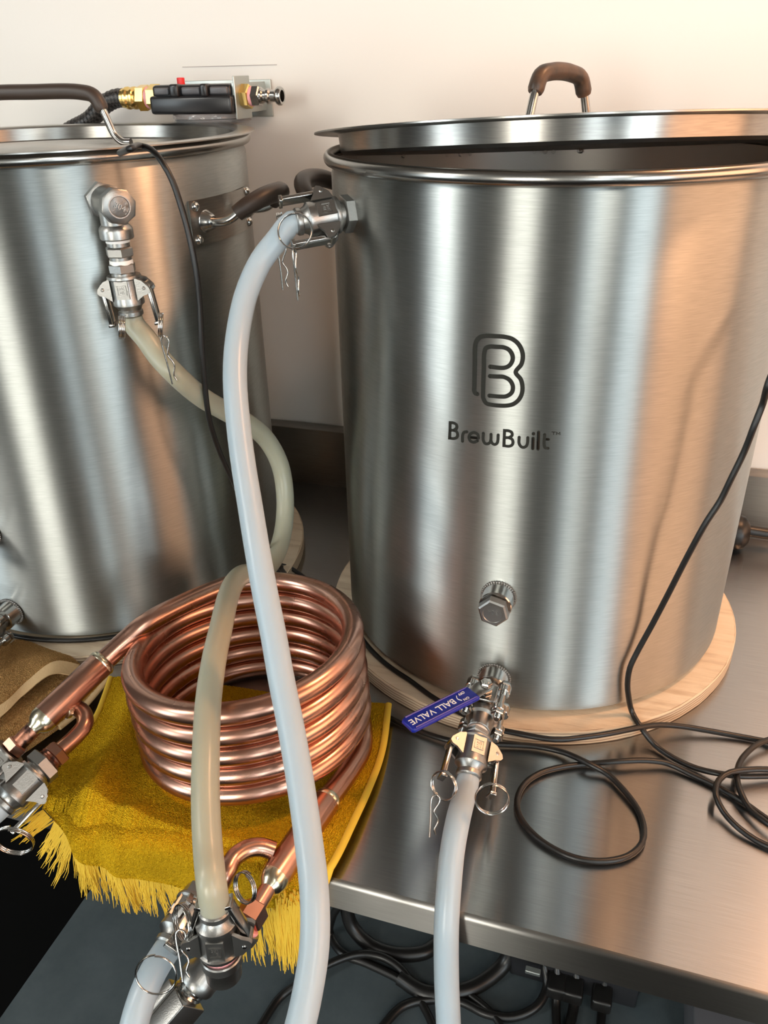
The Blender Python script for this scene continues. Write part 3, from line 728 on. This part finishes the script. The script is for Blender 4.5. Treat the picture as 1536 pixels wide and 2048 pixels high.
# right end: inner tube, tee, plug block and side elbow
tube('inner_tube', [T2, T3], .0072, M_COP, ch, raw=True)
d3 = (T3-T2).normalized(); hexfit(T3-d3*.004, d3, .0118, .016, M_COP)
pt = T3+d3*.012; E3 = Y(390, 1968, -.108); ax3 = (E3-pt).normalized()
Mt = frame(pt, ax3, (0, 0, 1)); LT = (E3-pt).length; TS = LT/.058
bm = bmesh.new(); cyl(bm, Mt, .0125, -.001, .003); finish('sealant_ring', bm, M_PINK, ch)
jn = pt+ax3*.034
mouthB = D(441, 1897, .590); upd = (D(426, 1790, .572)-mouthB).normalized(); Mu = frame(mouthB-upd*.018, upd, ax3)
bm = bmesh.new()
lathe(bm, [(0, .001), (.0145, .001), (.0155, .003), (.0155, .009), (.0140, .012), (.0135, .030), (.0135, LT-.012), (.0155, LT-.009), (.0158, LT-.002), (.0150, LT), (0, LT)], Mt, 32); pass
Mq = Mt @ Matrix.Translation((0, 0, LT-.058))
lathe(bm, [(0, -.008), (.0130, -.008), (.0135, .004), (.0150, .006), (.0150, .012), (.0142, .013), (0, .013)], Mu, 32)
finish('steel_tee', bm, M_CAST, ch)
bm = bmesh.new(); lathe(bm, [(0, .056), (.0120, .056), (.0108, .0575), (.0120, .059), (.0108, .0605), (.0120, .062), (.0108, .0635), (.0120, .065), (.0105, .067), (0, .067)], Mq, 28); finish('thread', bm, M_POL, ch)
bm = bmesh.new(); box(bm, (-.013, -.014, .067), (.013, .0025, .105), Mq, .001); box(bm, (-.0125, .005, .068), (.0125, .0135, .108), Mq, .001); cyl(bm, Mq, .0105, .064, .10); finish('square_block', bm, M_CAST, ch)
bm = bmesh.new(); cyl(bm, Mu, .0122, .012, .0145); finish('sealant_ring', bm, M_PINK, ch)
bm = bmesh.new(); hexn(bm, Mu, .0135, .0143, .018, rot=.2); cyl(bm, Mu, .011, .0175, .024); finish('outlet_adapter', bm, M_CAST, ch)
mB2, eB2, bB2 = camlock(tbh, mouthB, upd, RT+V((0, 0, -.1)), 1.0, lever_len=.034, lever_open=(-.35, -.35))
rB3 = ring_coil('split_ring', D(366, 1845, .585), RT+FW*.9, .0125, tbh, 3)
rB4 = ring_coil('split_ring', D(490, 1775, .60), RT*.8+FW, .0110, tbh, 3)
hairpin(D(360, 1862, .580), D(372, 1955, .580)-D(360, 1862, .580), RT, .036, rB3)
el2 = [Z(548, 1702, .030), Z(522, 1694, .034), Z(494, 1698, .036), Z(468, 1716, .036), Z(452, 1746, .034), D(436, 1778, .665), D(415, 1800, .650)]
tube('side_elbow', el2, .0078, M_COP, ch, .003, 16)
mD0, mD1 = D(392, 1806, .640), D(318, 1925, .600)
axD = (mD1-mD0).normalized()
bm = bmesh.new(); hexn(bm, frame(el2[-1]-axD*.002, axD), .0125, -.004, .008, rot=.2); finish('hex_fitting', bm, M_COP, ch)
bm = bmesh.new(); hexn(bm, frame(mD0, axD), .0150, -.010, .001, rot=.4); finish('outlet_adapter', bm, M_CAST, ch)

td = thing('silicone_hose', 'short milky hose leaving the bottom edge at the lower left with large ring', 'hose', mD0, GH)
mDD, eD, bD = camlock(td, mD0, axD, RT*.6+UP*.8, 1.0, lever_open=(.1, .05))
PD = [mDD @ V((0, 0, .033)), mDD @ V((0, 0, .058)), D(286, 1990, .585), D(268, 2050, .578), D(250, 2150, .575)]
hose('', PD, HR, M_SIL, td)
ring_coil('split_ring', D(312, 1950, .555), FW+UP*.1, .0140, td, 1, .0007)
# hose on the left end coupler
te = thing('silicone_hose', 'milky hose stub with coupler cut by the left edge beside the tan towel', 'hose', q2+d2*.012, GH)
axE = (Z(5, 1612, .040)-(q2+d2*.012)).normalized()
mE, eE, bE = camlock(te, q2+d2*.012, axE, RT+UP*(-1.0), 1.0)
PE = [mE @ V((0, 0, .033)), mE @ V((0, 0, .06)), Z(-30, 1660, .030), Z(-80, 1740, .015)]
hose('', PE, HR, M_SIL, te)
ring_coil('split_ring', D(28, 1682, .66), FW+UP*.6, .0155, te, 3)
# second coupler on the inner tube, at the frame edge
tf = thing('silicone_hose', 'steel coupler and hose at the far left edge above the other coupler', 'hose', e1b+d1*.006, GH)
mF, eF, bF = camlock(tf, e1b+d1*.006, d1, RT+UP*(-.6), .95)
hose('', [mF @ V((0, 0, .046)), mF @ V((0, 0, .06)), mF @ V((0, 0, .12))], HR, M_SIL, tf)

# ------------------------------------------------------------------ YELLOW TOWEL
cols = [
 [Z(225, 1371, .004), Z(196, 1444, .004), Z(150, 1503, .004), Z(108, 1552, .004), Z(92, 1596, .003)],
 [Z(335, 1362, .003), Z(270, 1470, .003), Z(222, 1555, .004), Z(178, 1628, .006), Y(150, 1652, -.006)],
 [Z(450, 1373, .003), Z(380, 1470, .003), Z(320, 1570, .004), Z(262, 1655, .007), Y(240, 1716, -.010)],
 [Z(545, 1388, .003), Z(480, 1480, .003), Z(420, 1580, .003), Z(355, 1682, .007), Y(332, 1750, -.011)],
 [Z(630, 1395, .003), Z(580, 1490, .003), Z(520, 1600, .003), Z(460, 1708, .007), Y(440, 1780, -.012)],
 [Z(710, 1405, .003), Z(680, 1500, .003), Z(630, 1605, .004), Z(560, 1732, .006), Y(545, 1795, -.012)],
 [Z(776, 1420, .008), Z(765, 1500, .006), Z(738, 1582, .006), Z(664, 1738, .005), Y(612, 1800, -.010)],
]
def cat1(ps, t):
    n = len(ps)-1; f = min(max(t*n, 0), n-1e-6); i = int(f); u = f-i
    p0, p1, p2, p3 = ps[max(i-1, 0)], ps[i], ps[i+1], ps[min(i+2, n)]
    return .5*((2*p1)+(p2-p0)*u+(2*p0-5*p1+4*p2-p3)*u*u+(3*p1-p0-3*p2+p3)*u**3)
def towel_pt(u, v):
    p = cat1([cat1(c, v) for c in cols], u)
    d = math.hypot(p.x-(cc.x-.01), p.y-cc.y)
    k = max(0, min(1, (d-.115)/.04)); k = k*k*(3-2*k)
    h = .5+.5*noise.noise(V((p.x*11+3, p.y*9, 1.3))); h2 = .5+.5*noise.noise(V((p.x*27, p.y*23, 7)))
    fold = math.exp(-((p.x+.365+.25*(p.y-.08))/.016)**2)*.020*max(0, min(1, (.19-p.y)/.03))
    fold += math.exp(-((p.x+.29-.5*(p.y-.03))/.012)**2)*.009*max(0, min(1, (.10-p.y)/.03))
    p = p.copy()
    if p.y > .004: p.z += k*(.010*h+.005*h2+fold)
    else: p.y -= k*(.010*h+.006*h2+fold*.7); 
    return p
ty = thing('hand_towel', 'yellow fringed terry towel under the copper coil hanging over the table edge', 'towel', (-.27, .08, 0))
NU, NV = 400, 280
def cloth(bm, fn, nu, nv, th, u0=0, u1=1, v0=0, v1=1, pile=1.0):
    G = [[fn(u0+(u1-u0)*i/nu, v0+(v1-v0)*j/nv) for j in range(nv+1)] for i in range(nu+1)]
    def nrm(i, j):
        a = G[min(i+1, nu)][j]-G[max(i-1, 0)][j]; b = G[i][min(j+1, nv)]-G[i][max(j-1, 0)]; n = b.cross(a)
        if n.length < 1e-12: return V((0, 0, 1))
        n.normalize(); return n if (n.z > 0 or n.y < -.3) else -n
    T = [[None]*(nv+1) for _ in range(nu+1)]; B = [[None]*(nv+1) for _ in range(nu+1)]
    for i in range(nu+1):
        for j in range(nv+1):
            n = nrm(i, j); r = random.uniform(-.0006, .0006)*pile
            T[i][j] = bm.verts.new(G[i][j]+n*(th+r)); B[i][j] = bm.verts.new(G[i][j])
    for i in range(nu):
        for j in range(nv):
            bm.faces.new((T[i][j], T[i+1][j], T[i+1][j+1], T[i][j+1])); bm.faces.new((B[i][j], B[i][j+1], B[i+1][j+1], B[i+1][j]))
    for i in range(nu):
        for j in (0, nv): bm.faces.new((T[i][j], T[i+1][j], B[i+1][j], B[i][j]))
    for j in range(nv):
        for i in (0, nu): bm.faces.new((T[i][j], T[i][j+1], B[i][j+1], B[i][j]))
bm = bmesh.new(); cloth(bm, towel_pt, NU, NV, .0022); finish('cloth', bm, M_YEL, ty, 80)
bm = bmesh.new(); sweep(bm, [towel_pt(1, j/60)+V((.001, -.001, .0022)) for j in range(61)], .0036, 10, flat=(V((0, 0, 1)), .8)); finish('side_hem', bm, M_YELF, ty, 80)
bm = bmesh.new(); sweep(bm, [towel_pt(0, j/60)+V((0, 0, .0022)) for j in range(61)], .0028, 10, flat=(V((0, 0, 1)), .8)); finish('side_hem', bm, M_YELF, ty, 80)
bm = bmesh.new()
for s in range(900):
    u = random.random(); p = towel_pt(u, 1.0)+V((0, -.001, 0))
    cl = round(u*30+random.uniform(-.2, .2)+.4*math.sin(u*40))/30
    ln = random.uniform(.018, .044)+(.006 if .18 < u < .5 else 0)
    if u > .72: ln = random.uniform(.045, .078)
    if u < .10: d = V((-.55, -.75, -.25)); ln *= .8
    elif u < .2: d = V((-.35, -.45, -.9))
    else: d = V((0, -.05, -1))
    d = d.normalized(); tgt = p + V(((cl-u)*.27+random.gauss(0, .0025), 0, 0)) + d*ln; ph = random.uniform(0, 6.3)
    q = [p]
    for k in range(1, 6):
        t = k/5; b = p.lerp(tgt, t) + V((.0016*math.sin(ph+t*5)*t, 0, 0)) + V((random.uniform(-1, 1), random.uniform(-1, .4), 0))*.0008
        if b.y > -.004 and b.z < .002: b.y = -.004
        q.append(b)
    S = q; sweep(bm, S, [.0006, .0007, .0006, .0005, .0004, .0002], 4)
# the hanging corner's long tassels, side rows
for s in range(170):
    f = random.random(); p = towel_pt(.86+.14*f, .80+.2*random.random())+V((0, -.004, 0)); ln = random.uniform(.055, .088)
    if p.y > -.004: continue
    cl = round(f*5)/5; q = [p+V(((cl-f)*.012*math.sqrt(k/5)+random.uniform(-1, 1)*.001, -.001*k+random.uniform(-1, 1)*.001, -ln*k/5)) for k in range(6)]
    sweep(bm, q, [.0008, .0009, .0008, .0007, .0006, .0003], 4)
fo = finish('fringe', bm, M_YELF, ty, 80); fo['kind'] = 'stuff'

# ------------------------------------------------------------------ TAN TOWEL (folded)
tn = thing('hand_towel', 'tan terry towel folded in two at the left edge of the table', 'towel', (-.54, .11, 0))
lo = [[Z(-120, 1390, .003), Z(-140, 1470, .003), Z(-150, 1560, .003)], [Z(20, 1330, .003), Z(0, 1440, .003), Z(-30, 1540, .003)], [Z(120, 1335, .003), Z(85, 1430, .003), Z(42, 1520, .003)], [Z(222, 1366, .003), Z(172, 1420, .003), Z(120, 1466, .003)]]
def lowf(u, v):
    p = cat1([cat1(c, v) for c in lo], u).copy(); p.z += .003+.006*(.5+.5*noise.noise(V((p.x*14, p.y*14, 4)))); return p
bm = bmesh.new(); cloth(bm, lowf, 300, 160, .004); finish('lower_fold', bm, M_BRN, tn, 80)
bm = bmesh.new(); sweep(bm, [lowf(1, j/30)+V((0, 0, .002)) for j in range(31)], .0042, 10, flat=(V((0, 0, 1)), .6)); finish('hem', bm, M_BRNH, tn, 80)
hi = [[Z(-160, 1270, .020), Z(-150, 1380, .022), Z(-150, 1470, .022)], [Z(0, 1296, .016), Z(-10, 1360, .020), Z(-10, 1425, .022)], [Z(38, 1287, .014), Z(45, 1335, .020), Z(52, 1373, .024)], [Z(85, 1300, .012), Z(100, 1320, .022), Z(108, 1331, .028)], [Z(132, 1316, .010), Z(145, 1324, .014), Z(158, 1336, .012)]]
def hif(u, v):
    p = cat1([cat1(c, v) for c in hi], u).copy(); p.z += .003*(.5+.5*noise.noise(V((p.x*18, p.y*18, 9)))); return p
bm = bmesh.new(); cloth(bm, hif, 300, 160, .004); finish('upper_fold', bm, M_BRN, tn, 80)
hl = [V(hif(u/40, 1.0)) for u in range(41)]
bm = bmesh.new()
def hemf(u, v): 
    p = hif(u, 1.0); q = p+V((.006, -.0135, -.006)); return p.lerp(q, v)+V((0, 0, .003))
cloth(bm, hemf, 60, 6, .0018, pile=.2); finish('hem', bm, M_BRNH, tn, 80)

# ------------------------------------------------------------------ BLACK CABLES
CR = .0029
def cable(label, pts, r=CR, name='probe_cable', group='thin black sensor cables'):
    o = tube(name, pts, r, M_BLK, None, .006, 10, loc=V(pts[0])); return tag(o, label, 'cable', group)
# over the left kettle's rim, down between the kettles, across the table
c1 = [Z(240, 306, .549), Z(262, 297, .556), D(283, 292, .74), D(304, 300, .735), D(325, 325, .73), D(345, 362, .735), D(362, 412, .742), D(378, 470, .752), D(392, 540, .765), D(399, 600, .778), D(403, 680, .795), D(409, 760, .815), D(417, 830, .835), D(434, 890, .86), D(458, 945, .885), D(500, 1030, .92), D(535, 1093, .95), D(556, 1128, .965), Z(585, 1170, .006), Z(640, 1270, .005), Z(700, 1360, .005), Z(741, 1408, .005), Z(782, 1437, .005), Z(838, 1462, .005), Z(900, 1481, .006), Z(952, 1487, .005), Z(1007, 1489, .005), Z(1073, 1493, .005), Z(1128, 1505, .006), Z(1175, 1526, .010), Z(1212, 1546, .006), Z(1248, 1581, .005), Z(1277, 1621, .004), Z(1288, 1658, .004), Z(1283, 1688, .004), Z(1256, 1712, .004), Z(1212, 1722, .004), Z(1164, 1719, .004), Z(1120, 1704, .004), Z(1073, 1674, .004), Z(1040, 1634, .004), Z(1034, 1601, .004), Z(1048, 1569, .004), Z(1080, 1546, .004), Z(1128, 1533, .004), Z(1175, 1528, .004), Z(1237, 1523, .008), Z(1292, 1521, .008), Z(1336, 1527, .006), Z(1383, 1549, .004), Z(1438, 1575, .004), Z(1486, 1604, .004), Z(1540, 1642, .004), Z(1620, 1690, .004)]
cable('thin black cable over the left kettle rim, later looping in an oval on the table', c1)
cc2 = (K2[0], K2[1])
def around(c, r, a0, a1, z, n):
    return [V((c[0]+r*math.sin(math.radians(a0+(a1-a0)*i/n)), c[1]-r*math.cos(math.radians(a0+(a1-a0)*i/n)), z)) for i in range(n+1)]
c2 = around(K2, KR+.004, -60, 84, PT+.003, 26) + [V((-.335, .415, .020)), Z(563, 1130, .018), Z(584, 1138, .012), Z(606, 1153, .005), Z(640, 1185, .004), Z(690, 1240, .012), Z(716, 1268, .021)]
c2 += [p for p in around(K1, KR+.0045, -62, -26, PT+.0032, 10)] + [Z(868, 1396, .022), Z(930, 1430, .022), Z(1000, 1459, .022), Z(1036, 1467, .022), Z(1110, 1479, .022), Z(1164, 1475, .022), Z(1219, 1467, .022), Z(1274, 1456, .020), Z(1321, 1450, .014), Z(1365, 1453, .010), Z(1420, 1462, .006), Z(1475, 1472, .004), Z(1540, 1484, .004), Z(1640, 1500, .004)]
cable('thin black cable hugging the feet of both kettles across the plywood discs', c2)
def leanpt(x, y, off):
    p = on_cyl(x, y, K1, KR+off); return p
r1 = [D(1600, 620, .66), D(1536, 768, .655)]
for (x, y, o) in ((1526, 806, .045), (1509, 850, .045), (1489, 902, .042), (1461, 960, .039), (1441, 1001, .036), (1414, 1042, .033), (1393, 1079, .030), (1366, 1130, .025), (1338, 1185, .020), (1304, 1250, .012), (1274, 1305, .008), (1260, 1335, .008)):
    r1.append(leanpt(x, y, o))
r1 += [leanpt(1255, 1368, .008), leanpt(1257, 1392, .009), Z(1264, 1424, .023), Z(1282, 1455, .018), Z(1310, 1490, .006), Z(1347, 1516, .005), Z(1394, 1537, .004), Z(1438, 1547, .008), Z(1475, 1552, .008), Z(1540, 1552, .006), Z(1640, 1552, .004)]
cable('black cable hanging down the right side of the logo kettle', r1)
cable('black cable loop at the right edge crossing behind the others', [Z(1640, 1455, .004), Z(1536, 1480, .010), Z(1511, 1491, .010), Z(1483, 1519, .010), Z(1474, 1548, .011), Z(1479, 1578, .012), Z(1500, 1618, .008), Z(1540, 1650, .010), Z(1640, 1720, .006)])
cable('black cable loop nearest the table edge at the right', [Z(1640, 1545, .010), Z(1536, 1539, .015), Z(1504, 1539, .016), Z(1460, 1545, .016), Z(1438, 1560, .014), Z(1432, 1592, .014), Z(1446, 1622, .008), Z(1475, 1654, .006), Z(1511, 1680, .004), Z(1540, 1694, .004), Z(1640, 1740, .004)])
# under the table, lying on the lower shelf
GU = 'power cables on the lower shelf'
def ucable(label, px, z0=-.494, r=.0045):
    cable(label, [Z(x, y, z0+dz) for x, y, dz in px], r, 'power_cable', GU)
ucable('black power cable curving from the bottom edge between the two front hoses', [(480, 2120, 0), (524, 2048, 0), (561, 1994, 0), (608, 1960, .01), (662, 1926, .012), (722, 1908, .012), (770, 1916, .01), (810, 1947, .005), (837, 1994, 0), (864, 2048, 0), (880, 2110, 0)], r=.0055)
ucable('black power cable hanging beneath the table edge near the towel', [(720, 1780, .10), (680, 1810, .07), (663, 1838, .03), (660, 1868, 0), (684, 1906, 0), (730, 1925, 0), (780, 1948, 0), (840, 1978, 0), (930, 1984, 0)], r=.006)
ucable('thick black cable loop beneath the table edge', [(690, 1800, .06), (704, 1852, .02), (740, 1890, 0), (790, 1908, 0), (850, 1904, 0), (880, 1880, 0), (900, 1840, .04)], r=.010)
ucable('thick black cable arc lying right of the middle hose', [(800, 1955, 0), (850, 1985, 0), (925, 1982, 0), (975, 1958, 0), (1010, 1925, .01), (1030, 1870, .05)], r=.011)
ucable('black power cable sweeping to the white socket', [(760, 2060, 0), (803, 2014, 0), (850, 2000, 0), (918, 2002, 0), (972, 2027, 0), (1026, 2034, 0), (1076, 2010, .005), (1094, 1970, .012), (1088, 1930, .03), (1080, 1880, .06)], r=.006)
ucable('black cable dropping left of the plug row', [(1112, 1900, .05), (1115, 1960, .02), (1112, 2010, 0), (1114, 2070, 0), (1118, 2130, 0)], r=.006)
ucable('black cable dropping in the middle of the plug row', [(1150, 1910, .05), (1153, 1965, .02), (1148, 2010, 0), (1138, 2060, 0), (1130, 2120, 0)], r=.007)
ucable('black cable dropping at the right of the plug row', [(1212, 1930, .05), (1208, 1980, .02), (1204, 2020, 0), (1200, 2070, 0), (1198, 2120, 0)], r=.006)
ucable('black power cable running along the back of the shelf', [(940, 1990, 0), (985, 2028, 0), (1010, 2070, 0), (1020, 2120, 0)], r=.005)
# outlet box on the shelf with plugs
a = Z(1130, 1960, -.47)
ps = thing('outlet_strip', 'dark outlet strip with white corner socket tucked under the table edge', 'power strip', (a.x, a.y+.02, -.5))
bm = bmesh.new(); box(bm, (a.x-.075, a.y+.005, -.4999), (a.x+.095, a.y+.055, -.455), bev=.004); finish('strip_body', bm, M_BLKP, ps)
b = Z(1066, 1941, -.455); bm = bmesh.new(); box(bm, (b.x-.010, b.y-.004, -.460), (b.x+.010, b.y+.004, -.4535), bev=.001); so = finish('socket_plate', bm, M_GALV, ps)
for x in (1115, 1150, 1208):
    b = Z(x, 1955, -.46); bm = bmesh.new(); box(bm, (b.x-.013, a.y-.022, -.486), (b.x+.013, a.y+.006, -.464), bev=.004); finish('plug', bm, M_BLK, ps)
a = Z(1367, 2030, -.5); bm = bmesh.new(); box(bm, (a.x, a.y-.06, -.4999), (a.x+.22, a.y+.10, -.42), bev=.004)
o = finish('equipment_box', bm, M_GREYP, None, 35, (a.x+.1, a.y+.02, -.5))
tag(o, 'dark flat box on the lower shelf at the bottom right corner', 'box')

# ------------------------------------------------------------------ right background: rubber ended rod by the backsplash
p0 = Y(1484, 1022, .672); bm = bmesh.new()
rd = thing('rubber_mallet', 'black round rubber head with rod lying by the backsplash at the right edge', 'mallet', (p0.x, p0.y, 0))
lathe(bm, [(0, -.016), (.016, -.015), (.024, -.008), (.0255, 0), (.023, .008), (.016, .014), (0, .015)], frame((p0.x, p0.y, .0262), (1, .05, 0)), 36); finish('rubber_head', bm, M_BLK, rd)
tube('rod', [V((p0.x+.008, p0.y, .031)), V((p0.x+.20, p0.y+.008, .018))], .0082, M_BLK, rd, raw=True)

# ------------------------------------------------------------------ WALL FILTER with brass and steel fittings
FYc = .672
fa, fb = Y(311, 166, FYc), Y(478, 232, FYc)
x0, x1 = fa.x+.012, fb.x+.012
zb = Y(395, 236, FYc-.045).z; zt = Y(395, 168, FYc).z
wf = thing('water_filter', 'black inline water filter with red button bracketed to the wall above the left kettle', 'filter', ((x0+x1)/2, FYc, zb))
bm = bmesh.new(); box(bm, (x0, FYc-.042, zb+.004), (x1, FYc+.040, zb+.026), bev=.004); box(bm, (x0+.002, FYc-.036, zb+.022), (x1-.003, FYc+.036, zt), bev=.005)
hd = finish('filter_head', bm, M_BLKP, wf)
for f0, f1, mm in ((.06, .24, M_GREYP), (.40, .62, M_GREYP), (.74, .95, M_GREYP)):
    bm = bmesh.new(); box(bm, (x0+(x1-x0)*f0, FYc-.0395, zb+.027), (x0+(x1-x0)*f1, FYc-.030, zt-.003), bev=.002); finish('side_panel', bm, mm, hd)
for f0, f1 in ((.27, .38), (.64, .73)):
    bm = bmesh.new(); box(bm, (x0+(x1-x0)*f0, FYc-.044, zb+.024), (x0+(x1-x0)*f1, FYc-.03, zt+.001), bev=.003); finish('rib', bm, M_BLKP, hd)
bp = Y(362, 165, FYc); bm = bmesh.new(); cyl(bm, Matrix.Translation((bp.x, FYc, zt)), .0052, -.002, .008, 20); finish('button', bm, M_RED, wf)
xc = (x0+x1)/2+.004
bm = bmesh.new(); lathe(bm, [(.052, .004), (.053, .002), (.053, -.002), (.050, -.003), (.052, -.006), (.049, -.008), (.027, -.010), (.026, -.05), (.015, -.060), (0, -.062), (0, -.060), (.014, -.058), (.024, -.05), (.025, -.008), (.046, -.006), (.046, .004)], Matrix.Translation((xc, FYc+.009, zb)), 40); finish('clear_bowl', bm, M_CLEAR, wf)
ba, bb = Y(470, 160, WY-.004), Y(546, 233, WY-.004)
bm = bmesh.new(); box(bm, (x0-.01, WY-.0035, bb.z), (bb.x, WY-.0005, ba.z), bev=.0006); fl1 = x1
box(bm, (x1-.004, FYc-.030, zb+.004), (x1+.002, WY-.001, zt+.001), bev=.0006); finish('wall_bracket', bm, M_GALV, wf)
zc = (zb+zt)/2+.004; yc = FYc-.012
def fx(bm, kind, xa, xb, r, **k):
    M = frame((xa, yc, zc), (1 if xb > xa else -1, 0, 0), (0, 0, 1))
    (hexn if kind == 'h' else cyl)(bm, M, r, 0, abs(xb-xa), **k)
bm = bmesh.new(); box(bm, (x1+.0005, yc-.022, zc-.026), (x1+.003, yc+.022, zc+.024), bev=.0008); finish('end_plate', bm, M_GALV, wf)
bm = bmesh.new(); fx(bm, 'h', x1+.002, x1+.014, .0150, rot=.2); finish('brass_nut', bm, M_BRASS, wf)
bm = bmesh.new(); fx(bm, 'c', x1+.013, x1+.018, .0118); finish('sealant_ring', bm, M_PINK, wf)
bm = bmesh.new(); fx(bm, 'h', x1+.017, x1+.028, .0128, rot=.4)
M = frame((x1+.027, yc, zc), (1, 0, 0)); lathe(bm, [(0, 0), (.0092, 0), (.0092, .004), (.0075, .006), (.0075, .009), (.0095, .011), (.0095, .014), (.0070, .016), (.0070, .022), (.0098, .024), (.0112, .026), (.0112, .029), (.0098, .031), (.0070, .031), (.0066, .012), (0, .012)], M, 30)
finish('quick_connector', bm, M_POL, wf)
bm = bmesh.new(); fx(bm, 'h', x0+.001, x0-.015, .0165, rot=.1); finish('brass_nut', bm, M_BRASS, wf)
bm = bmesh.new(); fx(bm, 'c', x0-.014, x0-.019, .0138); finish('sealant_ring', bm, M_PINK, wf)
bm = bmesh.new(); fx(bm, 'h', x0-.018, x0-.032, .0165, rot=.3)
M = frame((x0-.031, yc, zc), (-1, 0, 0)); lathe(bm, [(0, 0), (.0135, 0), (.0118, .003), (.0118, .005), (.0140, .007), (.0140, .010), (.0122, .012), (.0122, .015), (.0140, .017), (.0140, .020), (.0122, .022), (.0122, .026), (0, .026)], M, 30)
finish('brass_barb', bm, M_BRASS, wf)
bh0 = V((x0-.050, yc, zc))
bm = bmesh.new(); S = spline([bh0, bh0+V((-.018, 0, 0)), bh0+V((-.040, -.001, -.008)), Y(180, 240, yc), Y(140, 262, yc), Y(80, 310, yc), Y(40, 380, yc+.01)], .0022)
rs = [.0118+.0005*math.sin(i*2.2) for i in range(len(S))]; sweep(bm, S, rs, 24)
bo = finish('braided_hose', bm, None, None, 60, bh0) if False else None
M_BRAID = mat('black_braid', (.02, .018, .017), .4)
wv = N(M_BRAID, 'ShaderNodeTexChecker'); wv.inputs['Scale'].default_value = 260; wv.inputs['Color1'].default_value = (.05, .045, .042, 1); wv.inputs['Color2'].default_value = (.008, .007, .007, 1)
mp = N(M_BRAID, 'ShaderNodeMapping'); mp.inputs['Rotation'].default_value = (0, .8, 0); gg = N(M_BRAID, 'ShaderNodeNewGeometry'); L(M_BRAID, gg.outputs['Position'], mp.inputs['Vector']); L(M_BRAID, mp.outputs[0], wv.inputs['Vector']); L(M_BRAID, wv.outputs['Color'], bsdf(M_BRAID).inputs['Base Color'])
bo = finish('braided_hose', bm, M_BRAID, None, 60, bh0)
tag(bo, 'black braided hose from the brass fitting dropping behind the left kettle', 'hose')
